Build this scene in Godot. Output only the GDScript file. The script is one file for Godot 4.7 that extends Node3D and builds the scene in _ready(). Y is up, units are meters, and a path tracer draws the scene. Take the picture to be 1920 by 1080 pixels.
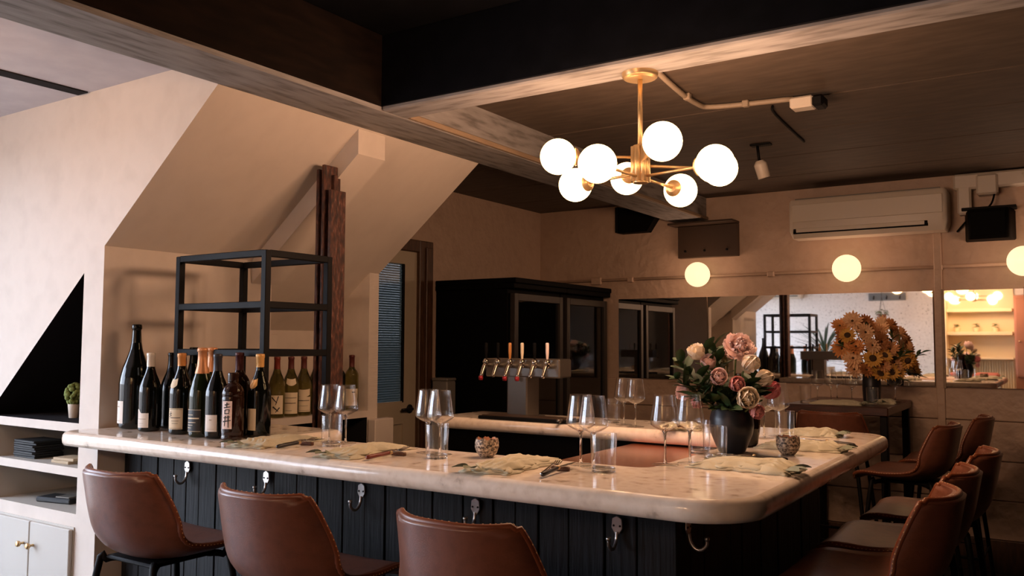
extends Node3D

var M := {}
var taken := {}
var rng := RandomNumberGenerator.new()

# ---------------------------------------------------------------- naming
func numbered(called: String) -> String:
	if not taken.has(called):
		taken[called] = 0
		return called
	taken[called] += 1
	return "%s_%03d" % [called, taken[called]]

func meta(o: Node, label: String, category: String, group := "", kind := "") -> Node:
	if label: o.set_meta("label", label)
	if category: o.set_meta("category", category)
	if group: o.set_meta("group", group)
	if kind: o.set_meta("kind", kind)
	return o

func thing(called: String, label: String, category: String, at := Vector3.ZERO, turn := 0.0, group := "") -> Node3D:
	var o := Node3D.new()
	o.name = numbered(called)
	add_child(o)
	o.position = at
	o.rotation.y = turn
	meta(o, label, category, group)
	return o

func part(called: String, mesh: Mesh, m: Material, parent: Node, at := Vector3.ZERO, rot := Vector3.ZERO) -> MeshInstance3D:
	var o := MeshInstance3D.new()
	o.name = called
	o.mesh = mesh
	o.material_override = m
	o.position = at
	o.rotation = rot
	parent.add_child(o, true)
	return o

func single(called: String, mesh: Mesh, m: Material, label: String, category: String, at := Vector3.ZERO, turn := 0.0, group := "", kind := "") -> MeshInstance3D:
	var o := part(numbered(called), mesh, m, self, at, Vector3(0, turn, 0))
	meta(o, label, category, group, kind)
	return o

func struct(called: String, label: String, category: String) -> Node3D:
	var o := Node3D.new()
	o.name = numbered(called)
	add_child(o)
	meta(o, label, category, "", "structure")
	return o

func copy_of(root: Node3D, at: Vector3, turn: float, label: String) -> Node3D:
	var r: Node3D = root.duplicate()
	var base := String(root.name)
	r.name = numbered(base)
	add_child(r)
	r.position = at
	r.rotation = Vector3(0, turn, 0)
	r.set_meta("label", label)
	return r

# ---------------------------------------------------------------- geometry
func begin(smooth := true) -> SurfaceTool:
	var s := SurfaceTool.new()
	s.begin(Mesh.PRIMITIVE_TRIANGLES)
	s.set_smooth_group(0 if smooth else -1)
	return s

func done(s: SurfaceTool) -> ArrayMesh:
	s.generate_normals()
	s.index()
	return s.commit()

func tri(s: SurfaceTool, a: Vector3, b: Vector3, c: Vector3, hint := Vector3.ZERO) -> void:
	if hint != Vector3.ZERO and (a - c).cross(a - b).dot(hint) < 0.0:
		var t := b
		b = c
		c = t
	s.add_vertex(a)
	s.add_vertex(b)
	s.add_vertex(c)

func quad(s: SurfaceTool, a: Vector3, b: Vector3, c: Vector3, d: Vector3, hint := Vector3.ZERO) -> void:
	tri(s, a, b, c, hint)
	tri(s, a, c, d, hint)

# chamfered box round the point c, turned by basis
func add_box(s: SurfaceTool, c: Vector3, size: Vector3, bevel := 0.0, basis := Basis.IDENTITY) -> void:
	s.set_smooth_group(-1)
	var h := size / 2.0
	var b := minf(bevel, minf(h.x, minf(h.y, h.z)) * 0.9)
	var p := {}
	for x in [-1, 1]:
		for y in [-1, 1]:
			for z in [-1, 1]:
				var k := Vector3i(x, y, z)
				var v := Vector3(x, y, z)
				p[k] = [c + basis * Vector3(v.x * h.x, v.y * (h.y - b), v.z * (h.z - b)), c + basis * Vector3(v.x * (h.x - b), v.y * h.y, v.z * (h.z - b)), c + basis * Vector3(v.x * (h.x - b), v.y * (h.y - b), v.z * h.z)]
	for d in 3:
		var e: int = (d + 1) % 3
		var f: int = (d + 2) % 3
		for sg in [-1, 1]:
			var q := []
			for ef in [[-1, -1], [1, -1], [1, 1], [-1, 1]]:
				var k := Vector3i.ZERO
				k[d] = sg
				k[e] = ef[0]
				k[f] = ef[1]
				q.append(p[k][d])
			var n := Vector3.ZERO
			n[d] = sg
			quad(s, q[0], q[1], q[2], q[3], basis * n)
	if b <= 0.0:
		return
	for d in 3:
		var e: int = (d + 1) % 3
		var f: int = (d + 2) % 3
		for ef in [[-1, -1], [1, -1], [1, 1], [-1, 1]]:
			var k0 := Vector3i.ZERO
			k0[e] = ef[0]
			k0[f] = ef[1]
			var k1 := k0
			k0[d] = -1
			k1[d] = 1
			var n := Vector3.ZERO
			n[e] = ef[0]
			n[f] = ef[1]
			quad(s, p[k0][e], p[k0][f], p[k1][f], p[k1][e], basis * n)
	for k in p:
		tri(s, p[k][0], p[k][1], p[k][2], basis * Vector3(k))

func box(size: Vector3, bevel := 0.0, c := Vector3.ZERO) -> ArrayMesh:
	var s := begin(false)
	add_box(s, c, size, bevel)
	return done(s)

func span(a: Vector3, b: Vector3, bevel := 0.0) -> ArrayMesh:
	return box((b - a).abs(), bevel, (a + b) / 2.0)

# grid of points; rows run along the first index. closed: the second index wraps.
func add_grid(s: SurfaceTool, g: Array, closed := false, flip := false) -> void:
	s.set_smooth_group(0)
	for i in g.size() - 1:
		var n: int = g[i].size()
		for j in (n if closed else n - 1):
			var a: Vector3 = g[i][j]
			var b: Vector3 = g[i + 1][j]
			var c: Vector3 = g[i + 1][(j + 1) % n]
			var d: Vector3 = g[i][(j + 1) % n]
			for t in ([[a, b, c], [a, c, d]] if flip else [[a, c, b], [a, d, c]]):
				if (t[0] - t[1]).cross(t[0] - t[2]).length_squared() > 1e-16:
					tri(s, t[0], t[1], t[2])

# profile of (radius, height), from the bottom up the outside
func add_lathe(s: SurfaceTool, prof: Array, segs := 24, xf := Transform3D.IDENTITY) -> void:
	var g := []
	for p in prof:
		var row := []
		for j in segs:
			var a := TAU * j / segs
			row.append(xf * Vector3(p[0] * cos(a), p[1], p[0] * sin(a)))
		g.append(row)
	add_grid(s, g, true)

func lathe(prof: Array, segs := 24) -> ArrayMesh:
	var s := begin()
	add_lathe(s, prof, segs)
	return done(s)

func soften(prof: Array, r := 0.0012) -> Array:
	var out := []
	for i in prof.size():
		var p := Vector2(prof[i][0], prof[i][1])
		if i == 0 or i == prof.size() - 1:
			out.append(prof[i])
			continue
		var a := Vector2(prof[i - 1][0], prof[i - 1][1])
		var b := Vector2(prof[i + 1][0], prof[i + 1][1])
		var da := (a - p).limit_length(minf(r, a.distance_to(p) * 0.4))
		var db := (b - p).limit_length(minf(r, b.distance_to(p) * 0.4))
		for q in [p + da, p + (da + db) * 0.25, p + db]:
			out.append([q.x, q.y])
	return out

func add_tube(s: SurfaceTool, pts: Array, r, segs := 8, cap := true) -> void:
	var g := []
	var side := Vector3.ZERO
	for i in pts.size():
		var t: Vector3 = (pts[mini(i + 1, pts.size() - 1)] - pts[maxi(i - 1, 0)]).normalized()
		if side == Vector3.ZERO:
			side = t.cross(Vector3.UP if absf(t.y) < 0.9 else Vector3.RIGHT).normalized()
		side = (side - t * side.dot(t)).normalized()
		var up := t.cross(side)
		var rad: float = r[i] if r is Array else r
		var row := []
		for j in segs:
			var a := TAU * j / segs
			row.append(pts[i] + (side * cos(a) + up * sin(a)) * rad)
		g.append(row)
	if cap:
		var first := []
		var last := []
		for j in segs:
			first.append(pts[0])
			last.append(pts[-1])
		g.push_front(first)
		g.append(last)
	add_grid(s, g, true, true)

func tube(pts: Array, r, segs := 8) -> ArrayMesh:
	var s := begin()
	add_tube(s, pts, r, segs)
	return done(s)

func curve(keys: Array, n := 6) -> Array:
	var out := []
	for i in keys.size() - 1:
		var p0: Vector3 = keys[maxi(i - 1, 0)]
		var p3: Vector3 = keys[mini(i + 2, keys.size() - 1)]
		for k in n:
			out.append(keys[i].cubic_interpolate(keys[i + 1], p0, p3, float(k) / n))
	out.append(keys[-1])
	return out

func round_poly(pts: Array, radii: Array, n := 8) -> PackedVector2Array:
	var out := PackedVector2Array()
	for i in pts.size():
		var p: Vector2 = pts[i]
		var r: float = radii[i]
		if r <= 0.0:
			out.append(p)
			continue
		var a: Vector2 = (pts[i - 1] - p).normalized()
		var b: Vector2 = (pts[(i + 1) % pts.size()] - p).normalized()
		var half := absf(a.angle_to(b)) / 2.0
		var c := p + (a + b).normalized() * (r / sin(half))
		var s0 := p + a * (r / tan(half)) - c
		var s1 := p + b * (r / tan(half)) - c
		var ang := s0.angle_to(s1)
		for k in n + 1:
			out.append(c + s0.rotated(ang * k / n))
	return out

func inset(poly: PackedVector2Array, d: float) -> PackedVector2Array:
	var area := 0.0
	for i in poly.size():
		area += poly[i].cross(poly[(i + 1) % poly.size()])
	var sg := signf(area)
	var out := PackedVector2Array()
	for i in poly.size():
		var e0 := (poly[i] - poly[i - 1]).normalized()
		var e1 := (poly[(i + 1) % poly.size()] - poly[i]).normalized()
		var n0 := Vector2(-e0.y, e0.x) * sg
		var n1 := Vector2(-e1.y, e1.x) * sg
		var m := (n0 + n1).normalized()
		out.append(poly[i] + m * (d / maxf(0.4, m.dot(n0))))
	return out

# slab with a profile of (inset, height) all round; plan given in x, z
func slab(poly: PackedVector2Array, prof: Array) -> ArrayMesh:
	var s := begin()
	var g := []
	for p in prof:
		var row := []
		for v in inset(poly, p[0]):
			row.append(Vector3(v.x, p[1], v.y))
		g.append(row)
	var area := 0.0
	for i in poly.size():
		area += poly[i].cross(poly[(i + 1) % poly.size()])
	add_grid(s, g, true, area < 0)
	s.set_smooth_group(-1)
	for k in [0, -1]:
		var q := inset(poly, prof[k][0])
		var ix := Geometry2D.triangulate_polygon(q)
		for t in range(0, ix.size(), 3):
			var v := []
			for j in 3:
				v.append(Vector3(q[ix[t + j]].x, prof[k][1], q[ix[t + j]].y))
			tri(s, v[0], v[1], v[2], Vector3.UP if k else Vector3.DOWN)
	return done(s)

func prism(poly: PackedVector2Array, z0: float, z1: float) -> ArrayMesh:
	var s := begin(false)
	s.set_smooth_group(-1)
	var c := Vector2.ZERO
	for p in poly:
		c += p / poly.size()
	for i in poly.size():
		var a := poly[i]
		var b := poly[(i + 1) % poly.size()]
		var n := (b - a).orthogonal()
		if n.dot((a + b) / 2.0 - c) < 0.0:
			n = -n
		quad(s, Vector3(a.x, a.y, z0), Vector3(b.x, b.y, z0), Vector3(b.x, b.y, z1), Vector3(a.x, a.y, z1), Vector3(n.x, n.y, 0))
	var ix := Geometry2D.triangulate_polygon(poly)
	for t in range(0, ix.size(), 3):
		for z in [z0, z1]:
			tri(s, Vector3(poly[ix[t]].x, poly[ix[t]].y, z), Vector3(poly[ix[t + 1]].x, poly[ix[t + 1]].y, z), Vector3(poly[ix[t + 2]].x, poly[ix[t + 2]].y, z), Vector3(0, 0, signf(z - (z0 + z1) / 2.0)))
	return done(s)

# patch of a cylinder, for bottle labels
func label_patch(r: float, y0: float, y1: float, a0: float, a1: float, n := 10, top := []) -> ArrayMesh:
	var s := begin()
	var rows := [[], []]
	for j in n + 1:
		var a := lerpf(a0, a1, float(j) / n)
		var y := y1 + (float(top[j % top.size()]) if top else 0.0)
		rows[0].append(Vector3(r * sin(a), y0, r * cos(a)))
		rows[1].append(Vector3(r * sin(a), y, r * cos(a)))
	add_grid(s, rows, false, true)
	return done(s)

# ---------------------------------------------------------------- materials
func noise_tex(sd: int, freq: float, cols: Array, offs: Array, kind := FastNoiseLite.TYPE_SIMPLEX_SMOOTH, octaves := 4, size := 512) -> NoiseTexture2D:
	var n := FastNoiseLite.new()
	n.seed = sd
	n.noise_type = kind
	n.frequency = freq
	n.fractal_octaves = octaves
	var t := NoiseTexture2D.new()
	t.width = size
	t.height = size
	t.seamless = true
	t.noise = n
	var g := Gradient.new()
	g.offsets = PackedFloat32Array(offs)
	g.colors = PackedColorArray(cols)
	t.color_ramp = g
	return t

func c8(r: int, g: int, b: int, a := 1.0) -> Color:
	return Color(r / 255.0, g / 255.0, b / 255.0, a)

func mat(called: String, col: Color, rough := 0.6, metal := 0.0) -> StandardMaterial3D:
	var m := StandardMaterial3D.new()
	m.resource_name = called
	m.albedo_color = col
	m.roughness = rough
	m.metallic = metal
	M[called] = m
	return m

func textured(called: String, tex: Texture2D, scale: Vector3, rough: float, world := true) -> StandardMaterial3D:
	var m := mat(called, Color.WHITE, rough)
	m.albedo_texture = tex
	m.uv1_triplanar = true
	m.uv1_world_triplanar = world
	m.uv1_scale = scale
	return m

func relief(m: StandardMaterial3D, tex: Texture2D, cm: float) -> void:
	m.heightmap_enabled = true
	m.heightmap_texture = tex
	m.heightmap_scale = cm

func glass(called: String, col: Color, thin := true) -> StandardMaterial3D:
	var m := mat(called, col, 0.02)
	m.transparency = BaseMaterial3D.TRANSPARENCY_ALPHA
	if not thin:
		m.refraction_enabled = true
		m.refraction_scale = 0.05
	return m

func glow(called: String, col: Color, e: float) -> StandardMaterial3D:
	var m := mat(called, c8(250, 240, 225), 0.3)
	m.emission_enabled = true
	m.emission = col
	m.emission_energy_multiplier = e
	return m

func make_materials() -> void:
	var W := FastNoiseLite.TYPE_SIMPLEX_SMOOTH
	var plaster := noise_tex(3, 0.02, [c8(200, 188, 176), c8(209, 197, 185), c8(205, 193, 181)], [0.0, 0.55, 1.0])
	var bump := noise_tex(5, 0.05, [Color.BLACK, Color.WHITE], [0.2, 0.8])
	textured("paint", plaster, Vector3.ONE * 0.5, 0.6)
	textured("wall_paint", noise_tex(4, 0.02, [c8(172, 146, 126), c8(182, 156, 136), c8(177, 151, 131)], [0.0, 0.55, 1.0]), Vector3.ONE * 0.5, 0.55)
	relief(M.wall_paint, bump, 0.25)
	mat("cabinet_paint", c8(184, 179, 170), 0.5)
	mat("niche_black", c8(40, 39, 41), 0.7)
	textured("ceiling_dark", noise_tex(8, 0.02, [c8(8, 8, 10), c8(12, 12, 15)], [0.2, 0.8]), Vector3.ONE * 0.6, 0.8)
	textured("ceiling_pale", noise_tex(9, 0.02, [c8(196, 190, 196), c8(206, 200, 204)], [0.2, 0.8]), Vector3.ONE * 0.6, 0.7)
	textured("ceiling_brown", noise_tex(11, 0.02, [c8(72, 60, 49), c8(86, 72, 60)], [0.2, 0.8]), Vector3(0.4, 1, 1.6), 0.7)
	var beam_tex := noise_tex(12, 0.03, [c8(98, 93, 90), c8(132, 128, 126), c8(148, 144, 142)], [0.1, 0.45, 0.9])
	textured("beam_wood", beam_tex, Vector3(1.6, 1.6, 0.25), 0.65)
	relief(M.beam_wood, beam_tex, 0.4)
	textured("beam_wood_across", beam_tex, Vector3(0.25, 1.6, 1.6), 0.65)
	relief(M.beam_wood_across, beam_tex, 0.4)
	textured("beam_edge", noise_tex(13, 0.03, [c8(132, 112, 90), c8(152, 130, 106)], [0.1, 0.9]), Vector3(1.5, 1.5, 0.3), 0.6)
	var rust := noise_tex(14, 0.05, [c8(34, 19, 15), c8(62, 34, 25), c8(92, 54, 40), c8(134, 98, 84)], [0.1, 0.45, 0.75, 0.95])
	textured("rust", rust, Vector3(2.0, 0.7, 2.0), 0.55)
	relief(M.rust, rust, 0.6)
	var char_tex := noise_tex(15, 0.03, [c8(6, 6, 7), c8(15, 15, 18), c8(26, 26, 31)], [0.2, 0.55, 0.95])
	for k in 3:
		textured("charred_%d" % k, char_tex, Vector3(3.5, 0.28, 3.5), 0.65, true)
		M["charred_%d" % k].metallic_specular = 0.35
		M["charred_%d" % k].uv1_offset = Vector3(0.31 * k, 0.17 * k, 0.0)
		M["charred_%d" % k].albedo_color = [Color(1, 1, 1), Color(0.82, 0.82, 0.86), Color(1.0, 0.97, 0.94)][k]
		relief(M["charred_%d" % k], char_tex, 1.4)
	var stone := noise_tex(16, 0.012, [c8(158, 139, 121), c8(214, 199, 182), c8(232, 219, 204), c8(225, 211, 194), c8(200, 182, 163)], [0.08, 0.22, 0.5, 0.75, 0.98], W, 5, 1024)
	textured("marble", stone, Vector3(0.9, 0.9, 0.9), 0.1)
	mat("copper", c8(176, 108, 76), 0.22, 0.85)
	mat("black_metal", c8(8, 7, 8), 0.6)
	M.black_metal.metallic_specular = 0.28
	mat("cabinet_black", c8(8, 8, 9), 0.6)
	mat("steel", c8(126, 120, 113), 0.38, 0.9)
	mat("chrome", c8(220, 216, 210), 0.1, 1.0)
	mat("hook_metal", c8(190, 188, 186), 0.28, 0.9)
	mat("hook_dark", c8(46, 45, 46), 0.3, 0.8)
	mat("brass", c8(214, 182, 136), 0.28, 0.9)
	mat("mirror", c8(236, 234, 230), 0.02, 1.0)
	var hide := noise_tex(17, 0.02, [c8(100, 60, 45), c8(118, 72, 54), c8(109, 66, 49)], [0.1, 0.6, 0.95])
	textured("leather", hide, Vector3.ONE * 2.0, 0.38, false)
	relief(M.leather, noise_tex(18, 0.2, [Color.BLACK, Color.WHITE], [0.2, 0.8]), 0.03)
	M.leather.clearcoat_enabled = true
	M.leather.clearcoat = 0.35
	M.leather.clearcoat_roughness = 0.27
	mat("leather_edge", c8(112, 60, 36), 0.35)
	mat("stitch", c8(206, 160, 112), 0.7)
	mat("bottle_black", c8(10, 12, 10), 0.06)
	mat("bottle_brown", c8(34, 18, 12), 0.06)
	mat("bottle_moss", c8(24, 32, 12), 0.06)
	glass("bottle_green", c8(150, 146, 84, 0.05), false)
	for f in [["foil_white", 214, 206, 192], ["foil_black", 20, 20, 22], ["foil_orange", 196, 134, 74], ["foil_copper", 204, 142, 96], ["foil_blue", 44, 46, 54], ["foil_maroon", 70, 30, 32], ["foil_gold", 206, 158, 92], ["foil_red", 148, 34, 44], ["foil_rust", 120, 46, 34], ["foil_wine", 88, 40, 36]]:
		mat(f[0], c8(f[1], f[2], f[3]), 0.35, 0.25)
	mat("label_white", c8(226, 218, 208), 0.7)
	mat("label_cream", c8(222, 206, 176), 0.7)
	mat("label_pink", c8(228, 208, 200), 0.7)
	mat("label_dark", c8(26, 26, 26), 0.5)
	mat("ink", c8(38, 34, 32), 0.7)
	mat("ink_pale", c8(170, 156, 134), 0.6)
	glass("clear_glass", c8(245, 248, 248, 0.004))
	glass("solid_glass", c8(250, 252, 252, 0.0), false)
	glass("pane_glass", c8(225, 235, 240, 0.06))
	glass("fridge_glass", c8(6, 6, 6, 0.75))
	mat("fridge_frame", c8(40, 33, 28), 0.5)
	var cloth := noise_tex(19, 0.15, [c8(178, 171, 146), c8(196, 189, 163)], [0.2, 0.8])
	textured("linen", cloth, Vector3.ONE * 6.0, 0.85, false)
	mat("linen_green", c8(122, 128, 108), 0.85)
	textured("rest_wood", noise_tex(20, 0.05, [c8(74, 44, 28), c8(104, 66, 42)], [0.2, 0.8]), Vector3.ONE * 6.0, 0.5, false)
	mat("knife_handle", c8(112, 46, 34), 0.3)
	mat("dark_handle", c8(30, 26, 26), 0.35)
	mat("bowl_inner", c8(214, 174, 146), 0.6)
	textured("bowl_ceramic", noise_tex(21, 0.06, [c8(44, 34, 28), c8(60, 46, 36), c8(206, 184, 156), c8(220, 200, 174)], [0.0, 0.42, 0.5, 1.0], FastNoiseLite.TYPE_CELLULAR, 2), Vector3(5, 5, 5), 0.5, false)
	mat("vase_black", c8(34, 35, 40), 0.34, 0.15)
	glass("amber", c8(70, 44, 30, 0.3), false)
	mat("petal_blush", c8(243, 215, 208), 0.7)
	mat("petal_pink", c8(222, 160, 158), 0.7)
	mat("petal_cream", c8(238, 224, 202), 0.7)
	mat("petal_rose", c8(208, 130, 138), 0.7)
	mat("petal_orange", c8(220, 154, 92), 0.7)
	mat("petal_peach", c8(222, 168, 118), 0.7)
	mat("petal_gold", c8(214, 164, 80), 0.7)
	mat("petal_tan", c8(176, 116, 66), 0.7)
	mat("petal_sand", c8(232, 190, 146), 0.7)
	mat("flower_eye", c8(62, 40, 20), 0.85)
	for k in ["petal_blush", "petal_pink", "petal_cream", "petal_rose", "petal_orange", "petal_peach", "petal_gold", "petal_tan", "petal_sand"]:
		M[k].backlight_enabled = true
		M[k].backlight = M[k].albedo_color * 0.5
	mat("leaf", c8(44, 66, 36), 0.42)
	mat("leaf_pale", c8(92, 110, 60), 0.5)
	mat("leaf_grey", c8(84, 98, 86), 0.7)
	mat("stem", c8(84, 104, 56), 0.6)
	mat("moss", c8(112, 124, 62), 0.9)
	mat("white_plastic", c8(206, 194, 178), 0.4)
	mat("grey_plastic", c8(120, 114, 106), 0.5)
	mat("speaker_black", c8(14, 13, 13), 0.6)
	mat("plate_brown", c8(66, 50, 38), 0.5, 0.3)
	textured("table_wood", noise_tex(22, 0.03, [c8(52, 28, 20), c8(74, 42, 28)], [0.2, 0.8]), Vector3(0.5, 2, 2), 0.3)
	textured("door_frame_wood", noise_tex(23, 0.03, [c8(62, 40, 24), c8(88, 60, 38)], [0.2, 0.8]), Vector3(2, 0.4, 2), 0.5)
	mat("door_paint", c8(178, 164, 142), 0.5)
	var frost := mat("frosted", c8(70, 98, 116, 0.82), 0.2)
	frost.transparency = BaseMaterial3D.TRANSPARENCY_ALPHA
	mat("blind", c8(126, 142, 152), 0.6)
	textured("floor_wood", noise_tex(24, 0.03, [c8(34, 25, 20), c8(50, 37, 29)], [0.2, 0.8]), Vector3(0.5, 1, 2), 0.45)
	var lime := noise_tex(25, 0.045, [c8(120, 112, 108), c8(216, 212, 210), c8(228, 224, 222)], [0.1, 0.2, 0.9], FastNoiseLite.TYPE_SIMPLEX, 5)
	textured("limewash", lime, Vector3.ONE * 0.7, 0.8)
	relief(M.limewash, lime, 1.5)
	mat("cream_paint", c8(228, 212, 172), 0.6)
	mat("hook_board", c8(104, 112, 120), 0.6)
	mat("terracotta", c8(120, 76, 54), 0.8)
	mat("coral", c8(196, 112, 92), 0.8)
	mat("rose_wood", c8(170, 116, 92), 0.5)
	mat("rubber", c8(16, 16, 16), 0.8)
	textured("wall_and_shade_black", noise_tex(28, 0.02, [c8(10, 11, 15), c8(15, 16, 21)], [0.2, 0.8]), Vector3.ONE * 0.8, 0.7)  # right wall paint, and the shade painted on the cross beam face
	textured("beam_shade", noise_tex(29, 0.03, [c8(20, 14, 11), c8(29, 20, 15)], [0.2, 0.8]), Vector3(1.5, 1.5, 0.3), 0.7)  # shade on the long beam side, put into the colour
	mat("conduit_grey", c8(150, 134, 114), 0.6)
	glow("globe_light", Color(1.0, 0.83, 0.58), 7.0)
	glow("sconce_light", Color(1.0, 0.87, 0.68), 1.3)
	for k in ["cabinet_black", "ceiling_dark", "wall_and_shade_black", "beam_shade", "speaker_black", "niche_black"]:
		M[k].metallic_specular = 0.16   # matt paint, and the matt shade boards of the beams
	mat("card", c8(20, 20, 22), 0.6)
	mat("card_pale", c8(180, 160, 130), 0.7)

# ---------------------------------------------------------------- lamps
func lamp_light(parent: Node3D, at: Vector3, energy: float, size: float, col := Color(1.0, 0.775, 0.635)) -> void:
	var l := OmniLight3D.new()
	l.name = "bulb_light"
	l.light_color = col
	l.light_energy = energy
	l.light_size = size
	l.omni_range = 14.0
	l.omni_attenuation = 2.0
	l.shadow_enabled = true
	parent.add_child(l, true)
	l.position = at

# ---------------------------------------------------------------- stool
func make_stool(label: String) -> Node3D:
	var t := thing("bar_stool", label, "stool", Vector3.ZERO, 0.0, "brown leather bar stools")
	# centre line, from the front lip over the seat and up the back: (forward, up, half width, curl of the side)
	var keys := [[0.215, -0.035, 0.16, 0.0], [0.205, -0.008, 0.185, 0.004], [0.15, 0.003, 0.2, 0.01], [0.05, -0.006, 0.206, 0.018], [-0.06, -0.008, 0.209, 0.035], [-0.125, 0.01, 0.21, 0.062], [-0.167, 0.052, 0.206, 0.082], [-0.19, 0.115, 0.196, 0.084], [-0.203, 0.178, 0.182, 0.072], [-0.212, 0.225, 0.167, 0.058], [-0.216, 0.243, 0.15, 0.05]]
	var c := []
	for i in keys.size() - 1:
		for k in 3:
			var f := k / 3.0
			var v := []
			for q in 4:
				v.append(cubic_interpolate(keys[i][q], keys[i + 1][q], keys[maxi(i - 1, 0)][q], keys[mini(i + 2, keys.size() - 1)][q], f))
			c.append(v)
	c.append(keys[-1])
	var n := 16
	var inner := []
	var outer := []
	var rim := []
	var left := []
	var right := []
	for i in c.size():
		var a: Array = c[maxi(i - 1, 0)]
		var b: Array = c[mini(i + 1, c.size() - 1)]
		var tg := Vector2(b[0] - a[0], b[1] - a[1]).normalized()
		var nn := Vector2(tg.y, -tg.x)   # into the bucket: up over the seat, forward at the back
		var ri := []
		var ro := []
		for j in n + 1:
			var u := 2.0 * j / n - 1.0
			var curl: float = c[i][3] * pow(absf(u), 2.4)
			var dip: float = 0.012 * u * u if i > c.size() - 4 else 0.0
			var p := Vector3(u * c[i][2], c[i][1] + nn.y * curl - dip, -(c[i][0] + nn.x * curl))
			var th: float = 0.034 * (1.0 - 0.55 * pow(absf(u), 4.0)) * (0.7 if i < 3 else 1.0)
			ri.append(p)
			ro.append(p - Vector3(-u * 0.004, nn.y * th, -nn.x * th))
		inner.append(ri)
		outer.append(ro)
	for i in inner.size():
		left.append((inner[i][0] + outer[i][0]) / 2.0)
		right.append((inner[i][n] + outer[i][n]) / 2.0)
	var s := begin()
	add_grid(s, inner, false, false)
	add_grid(s, outer, false, true)
	for e in [0, n]:
		var g := []
		for i in inner.size():
			g.append([inner[i][e], outer[i][e]])
		add_grid(s, g, false, e == 0)
	for e in [0, -1]:
		add_grid(s, [inner[e], outer[e]], false, e == 0)
	var H := 0.765
	part("shell", done(s), M.leather, t, Vector3(0, H, 0))
	# raised welt round the rim, with stitches
	rim = left.duplicate()
	for j in range(1, n):
		rim.append((inner[-1][j] + outer[-1][j]) / 2.0)
	var rr := right.duplicate()
	rr.reverse()
	rim.append_array(rr)
	var welt := part("welt", tube(rim, 0.0083, 8), M.leather_edge, t, Vector3(0, H, 0))
	s = begin(false)
	for i in range(1, rim.size() - 1):
		var d: Vector3 = rim[i + 1] - rim[i]
		var m := int(maxf(1.0, d.length() / 0.011))
		for k in m:
			var p: Vector3 = rim[i].lerp(rim[i + 1], (k + 0.5) / m)
			var z := d.normalized()
			var x := z.cross(Vector3(0, 0.3, 0.9)).normalized()
			add_box(s, p, Vector3(0.0176, 0.0022, 0.0035), 0.0, Basis(x, z.cross(x), z))
	meta(part("stitching", done(s), M.stitch, welt), "", "", "", "stuff")
	part("seat_plate", box(Vector3(0.24, 0.012, 0.24), 0.004), M.black_metal, t, Vector3(0, H - 0.045, 0.01))
	for x in [-1, 1]:
		for z in [-1, 1]:
			part("leg", tube(curve([Vector3(x * 0.09, H - 0.05, z * 0.09), Vector3(x * 0.125, H - 0.055, z * 0.125), Vector3(x * 0.145, H - 0.1, z * 0.145), Vector3(x * 0.215, 0.0, z * 0.215)], 4), 0.011, 8), M.black_metal, t)
	var q := 0.187
	part("footrest", tube([Vector3(-q, 0.28, -q), Vector3(q, 0.28, -q), Vector3(q, 0.28, q), Vector3(-q, 0.28, q), Vector3(-q, 0.28, -q)], 0.009, 8), M.black_metal, t)
	return t

# ---------------------------------------------------------------- bottles
func bottle_profile(kind: String) -> Array:
	match kind:
		"burgundy":
			return [[0.0, 0.006], [0.03, 0.0], [0.038, 0.002], [0.041, 0.01], [0.041, 0.15], [0.039, 0.168], [0.031, 0.193], [0.021, 0.217], [0.0155, 0.236], [0.0142, 0.25], [0.0138, 0.281], [0.0152, 0.284], [0.0152, 0.292], [0.0138, 0.296], [0.0, 0.296]]
		"champagne":
			return [[0.0, 0.008], [0.03, 0.0], [0.041, 0.002], [0.044, 0.012], [0.044, 0.145], [0.042, 0.166], [0.034, 0.198], [0.024, 0.228], [0.0175, 0.252], [0.0152, 0.28], [0.0152, 0.302], [0.018, 0.304], [0.018, 0.312], [0.0155, 0.317], [0.0, 0.317]]
		"magnum":
			return [[0.0, 0.008], [0.045, 0.0], [0.056, 0.003], [0.06, 0.016], [0.06, 0.175], [0.057, 0.2], [0.048, 0.238], [0.034, 0.276], [0.024, 0.306], [0.019, 0.335], [0.0165, 0.385], [0.0195, 0.388], [0.0195, 0.4], [0.017, 0.407], [0.0, 0.407]]
		"sake":
			return [[0.0, 0.004], [0.03, 0.0], [0.037, 0.003], [0.038, 0.01], [0.0365, 0.018], [0.038, 0.026], [0.038, 0.142], [0.0365, 0.15], [0.038, 0.156], [0.037, 0.168], [0.03, 0.184], [0.021, 0.192], [0.0165, 0.198], [0.0185, 0.202], [0.0185, 0.228], [0.017, 0.232], [0.0, 0.232]]
	return [[0.0, 0.006], [0.03, 0.0], [0.036, 0.002], [0.0375, 0.01], [0.0375, 0.188], [0.036, 0.2], [0.028, 0.215], [0.0185, 0.226], [0.0148, 0.236], [0.0138, 0.25], [0.0138, 0.286], [0.0152, 0.288], [0.0152, 0.296], [0.0138, 0.3], [0.0, 0.3]]

func bottle_radius(prof: Array, y: float) -> float:
	for i in range(2, prof.size() - 1):
		if y <= prof[i + 1][1] and y >= prof[i][1]:
			return lerpf(prof[i][0], prof[i + 1][0], (y - prof[i][1]) / maxf(1e-5, prof[i + 1][1] - prof[i][1]))
	return 0.015

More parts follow.
